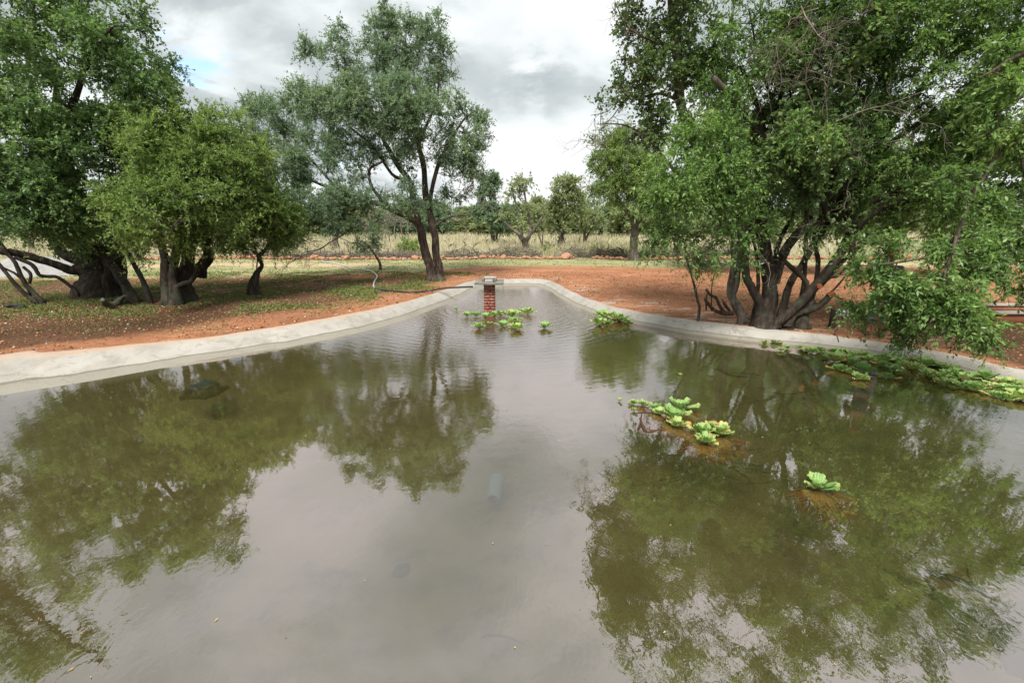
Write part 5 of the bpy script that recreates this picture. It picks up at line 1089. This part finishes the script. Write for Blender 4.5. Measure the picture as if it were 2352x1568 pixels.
ROS = {'fresh': [rosette(s, nl=17, shade=.0, open_=.68) for s in (1, 2, 3)], 'pale': [rosette(s, nl=20, shade=.15, open_=.62) for s in (4, 5, 6)], 'bank': [rosette(s, nl=13, shade=.02, open_=.88) for s in (7, 8, 9, 10)], 'tiny': [rosette(s, nl=7, shade=.1, open_=.4) for s in (11, 12)]}
RTS = [roots_mesh(s) for s in (1, 2, 3)]
rg = random.Random(9)
def lettuce(u, v, px, label, kind='fresh', group=None, roots=True, rscale=1.0):
    p = G(u, v, .0); zc = p.y*cp+HC*sp; R = px/F*zc*(.80 if kind != 'bank' else .76)
    if kind == 'pale': R *= .95
    e_ = empty('water_lettuce', (p.x, p.y, .004)); e_.rotation_euler = (0, 0, rg.uniform(0, 6.28)); e_.scale = (R, R, R)
    tag(e_, label, 'water lettuce', group)
    o = bpy.data.objects.new('leaves', rg.choice(ROS[kind])); COL.objects.link(o); o.parent = e_
    if roots:
        o = bpy.data.objects.new('roots', rg.choice(RTS)); COL.objects.link(o); o.parent = e_; o.rotation_euler = (0, 0, -e_.rotation_euler[2]); o.scale = (rscale,)*3
for u, v, px, lab in [(1049, 712, 14, 'lone small water lettuce left of the brick pillar foot'), (1073, 727, 20, 'left plant of the pair floating left of the pillar reflection'), (1093, 727, 22, 'right plant of the pair floating left of the pillar reflection'),
     (1115, 731, 22, 'yellow-edged water lettuce directly in front of the brick pillar'), (1135, 728, 24, 'water lettuce touching the right side of the pillar reflection'), (1150, 726, 24, 'leafy water lettuce right of the one touching the pillar reflection'),
     (1177, 728, 30, 'bushy yellow-based water lettuce in the middle of the pillar row'), (1196, 720, 18, 'water lettuce wedged between the bushy plant and the tall end plant'), (1212, 722, 30, 'tall upright water lettuce at the right end of the pillar row'),
     (1110, 744, 12, 'tiny sprout left of the water lettuce before the pillar reflection'), (1121, 745, 14, 'small water lettuce over the pillar reflection'), (1100, 755, 27, 'water lettuce at the lower left of the pillar reflection'),
     (1155, 750, 25, 'water lettuce just right of the pillar reflection'), (1180, 745, 32, 'ragged orange-tinged water lettuce in the nearer row'), (1188, 758, 30, 'broad water lettuce lowest in the nearer row'), (1197, 735, 12, 'yellowing sprout between the two rows of lettuce'),
     (1056, 760, 6, 'minute brown floating sprout left of the pillar reflection'), (1250, 754, 26, 'lone pointed water lettuce right of the pillar group')]:
    lettuce(u, v, px*1.05, lab, 'tiny' if px < 15 else 'fresh' if px < 27 else 'pale', 'water lettuce floating by the brick pillar', px > 18)
for u, v, px, lab in [(1378, 727, 26, 'back left plant of the lettuce raft against the right rim'), (1398, 732, 30, 'orange-edged plant in the back middle of the raft by the right rim'), (1377, 747, 34, 'front left plant of the raft by the right rim'), (1422, 738, 36, 'tallest plant of the raft by the right rim'), (1440, 743, 22, 'low plant at the right foot of the tallest one in the raft'), (1454, 737, 16, 'small plant at the right end of the raft by the rim'), (1395, 748, 20, 'small front middle plant of the raft by the right rim')]:
    lettuce(u, v, px*1.1, lab, 'fresh' if px < 30 else 'pale', 'water lettuce raft against the right rim')
for u, v, px, lab, kk in [(1422, 921, 13, 'tiny lone rosette left of the reddish lettuce drift', 'tiny'), (1454, 928, 20, 'small pale plant at the upper left tip of the drift', 'pale'), (1476, 931, 22, 'pale ruffled plant second from the upper left of the drift', 'pale'), (1456, 944, 18, 'small plant below the left tip of the drift', 'tiny'),
     (1503, 940, 26, 'mid-sized plant left of the two largest fresh ones', 'fresh'), (1514, 952, 26, 'yellowish plant at the middle of the drift', 'pale'), (1563, 940, 46, 'large upright green plant at the top right of the drift', 'fresh'), (1545, 960, 46, 'large open green plant in front of the upright one', 'fresh'),
     (1556, 980, 34, 'flat yellow-edged plant at the lower end of the drift', 'pale'), (1610, 996, 46, 'big dense pale plant, left of the pair below the drift', 'pale'), (1622, 1018, 40, 'cup-shaped plant lowest of the dense pair below the drift', 'pale'), (1654, 998, 46, 'wide ruffled plant, right of the pair below the drift', 'pale'), (1635, 985, 30, 'hidden back plant of the pair below the drift', 'pale'),
     (1878, 1122, 50, 'lone bright water lettuce trailing long rusty roots, far from the others', 'fresh'), (1563, 863, 12, 'tiny pale leaf floating alone above the drift', 'tiny')]:
    lettuce(u, v, px*1.08, lab, kk, 'water lettuce drifting in the open water', px > 20, 1.7 if px < 60 else 1.5)
# floating reddish stick in the drift
g = Geo(); add_tube(g, [G(1470, 960, .0), G(1480, 985, .01), G(1500, 990, .0), G(1525, 983, -.01)], [.012, .02, .018, .01], 7, 4, .1); add_tube(g, [G(1474, 950, .01), G(1469, 975, .02), G(1466, 984, .01)], [.008, .012, .014], 7, 4, .1)
add_tube(g, [G(1455, 950, .0), G(1480, 946, .005), G(1510, 948, .0)], [.006, .01, .006], 6, 4, .1)
k = M('wet_red_wood'); wr = k.fin((.075, .028, .018), .3, None, .5); o = g.build('floating_stick', wr, loc=G(1480, 985, 0), smooth=True); tag(o, 'wet reddish forked stick floating among the lettuce drift', 'stick')
bank = [(310, 520, 60), (390, 515, 60), (490, 560, 50), (440, 575, 50), (600, 562, 60), (680, 590, 80), (750, 582, 80), (640, 575, 60), (790, 612, 60), (850, 590, 70), (930, 600, 80), (860, 660, 120), (1000, 620, 90), (1080, 622, 90), (940, 650, 90), (1000, 685, 120), (890, 730, 100), (960, 745, 70), (1095, 745, 130), (1130, 660, 90), (1060, 802, 100), (1240, 645, 90), (1230, 695, 90), (1180, 650, 80), (1300, 640, 90), (1350, 665, 90), (1340, 735, 100), (1390, 760, 80), (1290, 795, 90), (1400, 700, 90), (1470, 722, 110), (1500, 675, 100), (1570, 695, 130), (1640, 695, 90), (1590, 775, 110), (1710, 715, 90), (1790, 725, 80), (1680, 805, 130), (1760, 780, 110), (1740, 850, 100), (1850, 800, 110), (1820, 760, 90), (1920, 880, 140), (1995, 890, 120), (1860, 875, 100), (1930, 795, 100), (2040, 795, 120), (2080, 780, 70), (2230, 850, 110), (2180, 890, 100), (2130, 940, 100), (2260, 905, 110), (2330, 960, 130), (2300, 905, 100), (2210, 960, 100), (2060, 845, 60), (1650, 640, 60)]
for i, (a, b, px) in enumerate(bank):
    u, v = 1665+a*.292, 632+b*.292+6
    if i == 0: lab, gr = 'outermost left plant of the lettuce mat along the right rim', 'water lettuce mat along the right rim'
    elif a > 2100: lab, gr = 'broad fan-leaved water lettuce in the mat where it meets the right frame edge', 'water lettuce at the right frame end of the mat'
    elif a > 1450: lab, gr = 'broad fan-leaved water lettuce in the wide right half of the rim mat', 'water lettuce in the right half of the rim mat'
    elif a > 780: lab, gr = 'fan-leaved water lettuce packed in the middle of the rim mat, past the cable', 'water lettuce in the middle of the rim mat'
    else: lab, gr = 'small water lettuce in the thin left tail of the rim mat', 'water lettuce in the left tail of the rim mat'
    lettuce(u, v, px*.292*1.15, lab, 'bank' if rg.random() < .8 else 'pale', gr, roots=(i % 2 == 0))

# ------------------------------------------------------------------ person behind the leaves
def skin(name, pts, edges, rad, mat, parent, sub=2, root=0):
    me = bpy.data.meshes.new(name); me.from_pydata(pts, edges, []); o = bpy.data.objects.new(name, me); COL.objects.link(o); o.parent = parent
    m = o.modifiers.new('skin', 'SKIN'); m.use_smooth_shade = True
    for i, v in enumerate(me.skin_vertices[0].data): v.radius = (rad[i], rad[i]) if not isinstance(rad[i], tuple) else rad[i]; v.use_root = (i == root)
    s = o.modifiers.new('sub', 'SUBSURF'); s.levels = sub; s.render_levels = sub; me.materials.append(mat); return o
pp = G(2008, 770); per = empty('person', (pp.x, pp.y, GZ)); per.rotation_euler = (0, 0, math.radians(-35))
tag(per, 'person in navy top, red-brown cap and brown boots, standing hidden behind leaves', 'person')
k = M('skin'); sk = k.fin((.16, .07, .04), .6)
k = M('navy_cloth'); nv = k.fin((.018, .024, .045), .9)
k = M('grey_cloth'); gy = k.fin((.11, .11, .12), .9)
k = M('red_cloth'); rd = k.fin((.30, .075, .045), .85)
k = M('boot_leather'); bt = k.fin((.075, .03, .02), .5)
# body: one continuous surface, arms bent forward
bp_ = [(0, 0, .95), (0, 0, 1.15), (0, 0, 1.38), (0, -.01, 1.50), (0, -.03, 1.60), (0, -.03, 1.70),
       (.09, 0, .90), (.10, -.02, .50), (.10, 0, .10), (.10, -.12, .05), (-.09, 0, .90), (-.11, .03, .50), (-.12, .06, .10), (-.12, -.06, .05),
       (.19, 0, 1.42), (.25, -.02, 1.14), (.17, -.24, 1.06), (.15, -.31, 1.06), (-.19, 0, 1.42), (-.26, -.02, 1.14), (-.20, -.25, 1.12), (-.18, -.32, 1.13)]
be = [(0, 1), (1, 2), (2, 3), (3, 4), (4, 5), (0, 6), (6, 7), (7, 8), (8, 9), (0, 10), (10, 11), (11, 12), (12, 13), (2, 14), (14, 15), (15, 16), (16, 17), (2, 18), (18, 19), (19, 20), (20, 21)]
br = [(.13, .10), (.13, .095), (.15, .10), .055, .085, .075, .085, .058, .04, .035, .085, .058, .04, .035, .055, .042, .03, .034, .055, .042, .03, .034]
body = skin('body', bp_, be, br, sk, per)
for sx_, hx, hy, hz_ in ((1, .15, -.33, 1.06), (-1, -.18, -.34, 1.13)):
    for j in range(4):
        x = hx+(j-1.5)*.02; L_ = (.065, .078, .074, .058)[j]
        skin('finger', [(x, hy, hz_), (x, hy-L_*.5, hz_-.008), (x, hy-L_*.8, hz_-.03), (x, hy-L_*.8, hz_-.05)], [(0, 1), (1, 2), (2, 3)], [.010, .009, .008, .007], sk, body, 1)
    skin('thumb', [(hx-sx_*.03, hy+.01, hz_), (hx-sx_*.055, hy-.02, hz_-.01), (hx-sx_*.05, hy-.05, hz_-.02)], [(0, 1), (1, 2)], [.012, .010, .008], sk, body, 1)
skin('shirt', [(0, 0, .92), (0, 0, 1.15), (0, 0, 1.38), (0, 0, 1.47), (.19, 0, 1.42), (.25, -.02, 1.16), (-.19, 0, 1.42), (-.26, -.02, 1.16)], [(0, 1), (1, 2), (2, 3), (2, 4), (4, 5), (2, 6), (6, 7)], [(.165, .12), (.155, .115), (.17, .12), .075, .075, .065, .075, .065], nv, per)
skin('trousers', [(0, 0, .96), (.10, 0, .86), (.10, -.02, .50), (.10, 0, .22), (-.10, 0, .86), (-.11, .03, .50), (-.12, .06, .22)], [(0, 1), (1, 2), (2, 3), (0, 4), (4, 5), (5, 6)], [(.15, .12), .105, .08, .072, .105, .08, .072], gy, per)
for sx_, y0 in ((.10, 0), (-.12, .06)):
    skin('boot', [(sx_, y0+.02, .26), (sx_, y0+.02, .06), (sx_, y0-.10, .045), (sx_, y0-.19, .04)], [(0, 1), (1, 2), (2, 3)], [.062, .058, .05, .04], bt, per)
    skin('sock', [(sx_, y0+.02, .24), (sx_, y0+.02, .34)], [(0, 1)], [.066, .064], rd, per, 1)
g = Geo(); ns = 18
pr_ = [(.104, 1.70), (.107, 1.75), (.095, 1.80), (.06, 1.835), (0.001, 1.85)]
V = [(r*math.cos(2*pi*i/ns), -.03+r*1.12*math.sin(2*pi*i/ns), z_) for r, z_ in pr_ for i in range(ns)]
g.add(V, [[j*ns+i, j*ns+(i+1) % ns, (j+1)*ns+(i+1) % ns, (j+1)*ns+i] for j in range(len(pr_)-1) for i in range(ns)])
V = []; 
for i in range(9):
    a = pi+pi*(i+.5)/9; V += [(.10*math.cos(a), -.03+.11*math.sin(a), 1.712), (.11*math.cos(a), -.03+.20*math.sin(a), 1.70), (.11*math.cos(a), -.03+.20*math.sin(a), 1.694), (.10*math.cos(a), -.03+.11*math.sin(a), 1.705)]
g.add(V, [[i*4+j, i*4+(j+1) % 4, (i+1)*4+(j+1) % 4, (i+1)*4+j] for i in range(8) for j in range(4)])
me = g.mesh('cap', rd, True); o = bpy.data.objects.new('cap', me); COL.objects.link(o); o.parent = per
g = Geo()
for pos_, s_ in (((0, -.115, 1.635), (.018, .022, .035)), ((.09, -.03, 1.64), (.012, .03, .05)), ((-.09, -.03, 1.64), (.012, .03, .05)), ((0, -.10, 1.585), (.045, .012, .012))): add_box(g, pos_, s_)
me = g.mesh('face_features', sk, True); o = bpy.data.objects.new('face_features', me); COL.objects.link(o); o.parent = body
k = M('eye_white'); ew = k.fin((.5, .48, .45), .3)
g = Geo()
for sx_ in (.032, -.032): g.add(oc*np.array([.013, .008, .008])+np.array([sx_, -.104, 1.655]), of)
me = g.mesh('eyes', ew, True); o = bpy.data.objects.new('eyes', me); COL.objects.link(o); o.parent = body
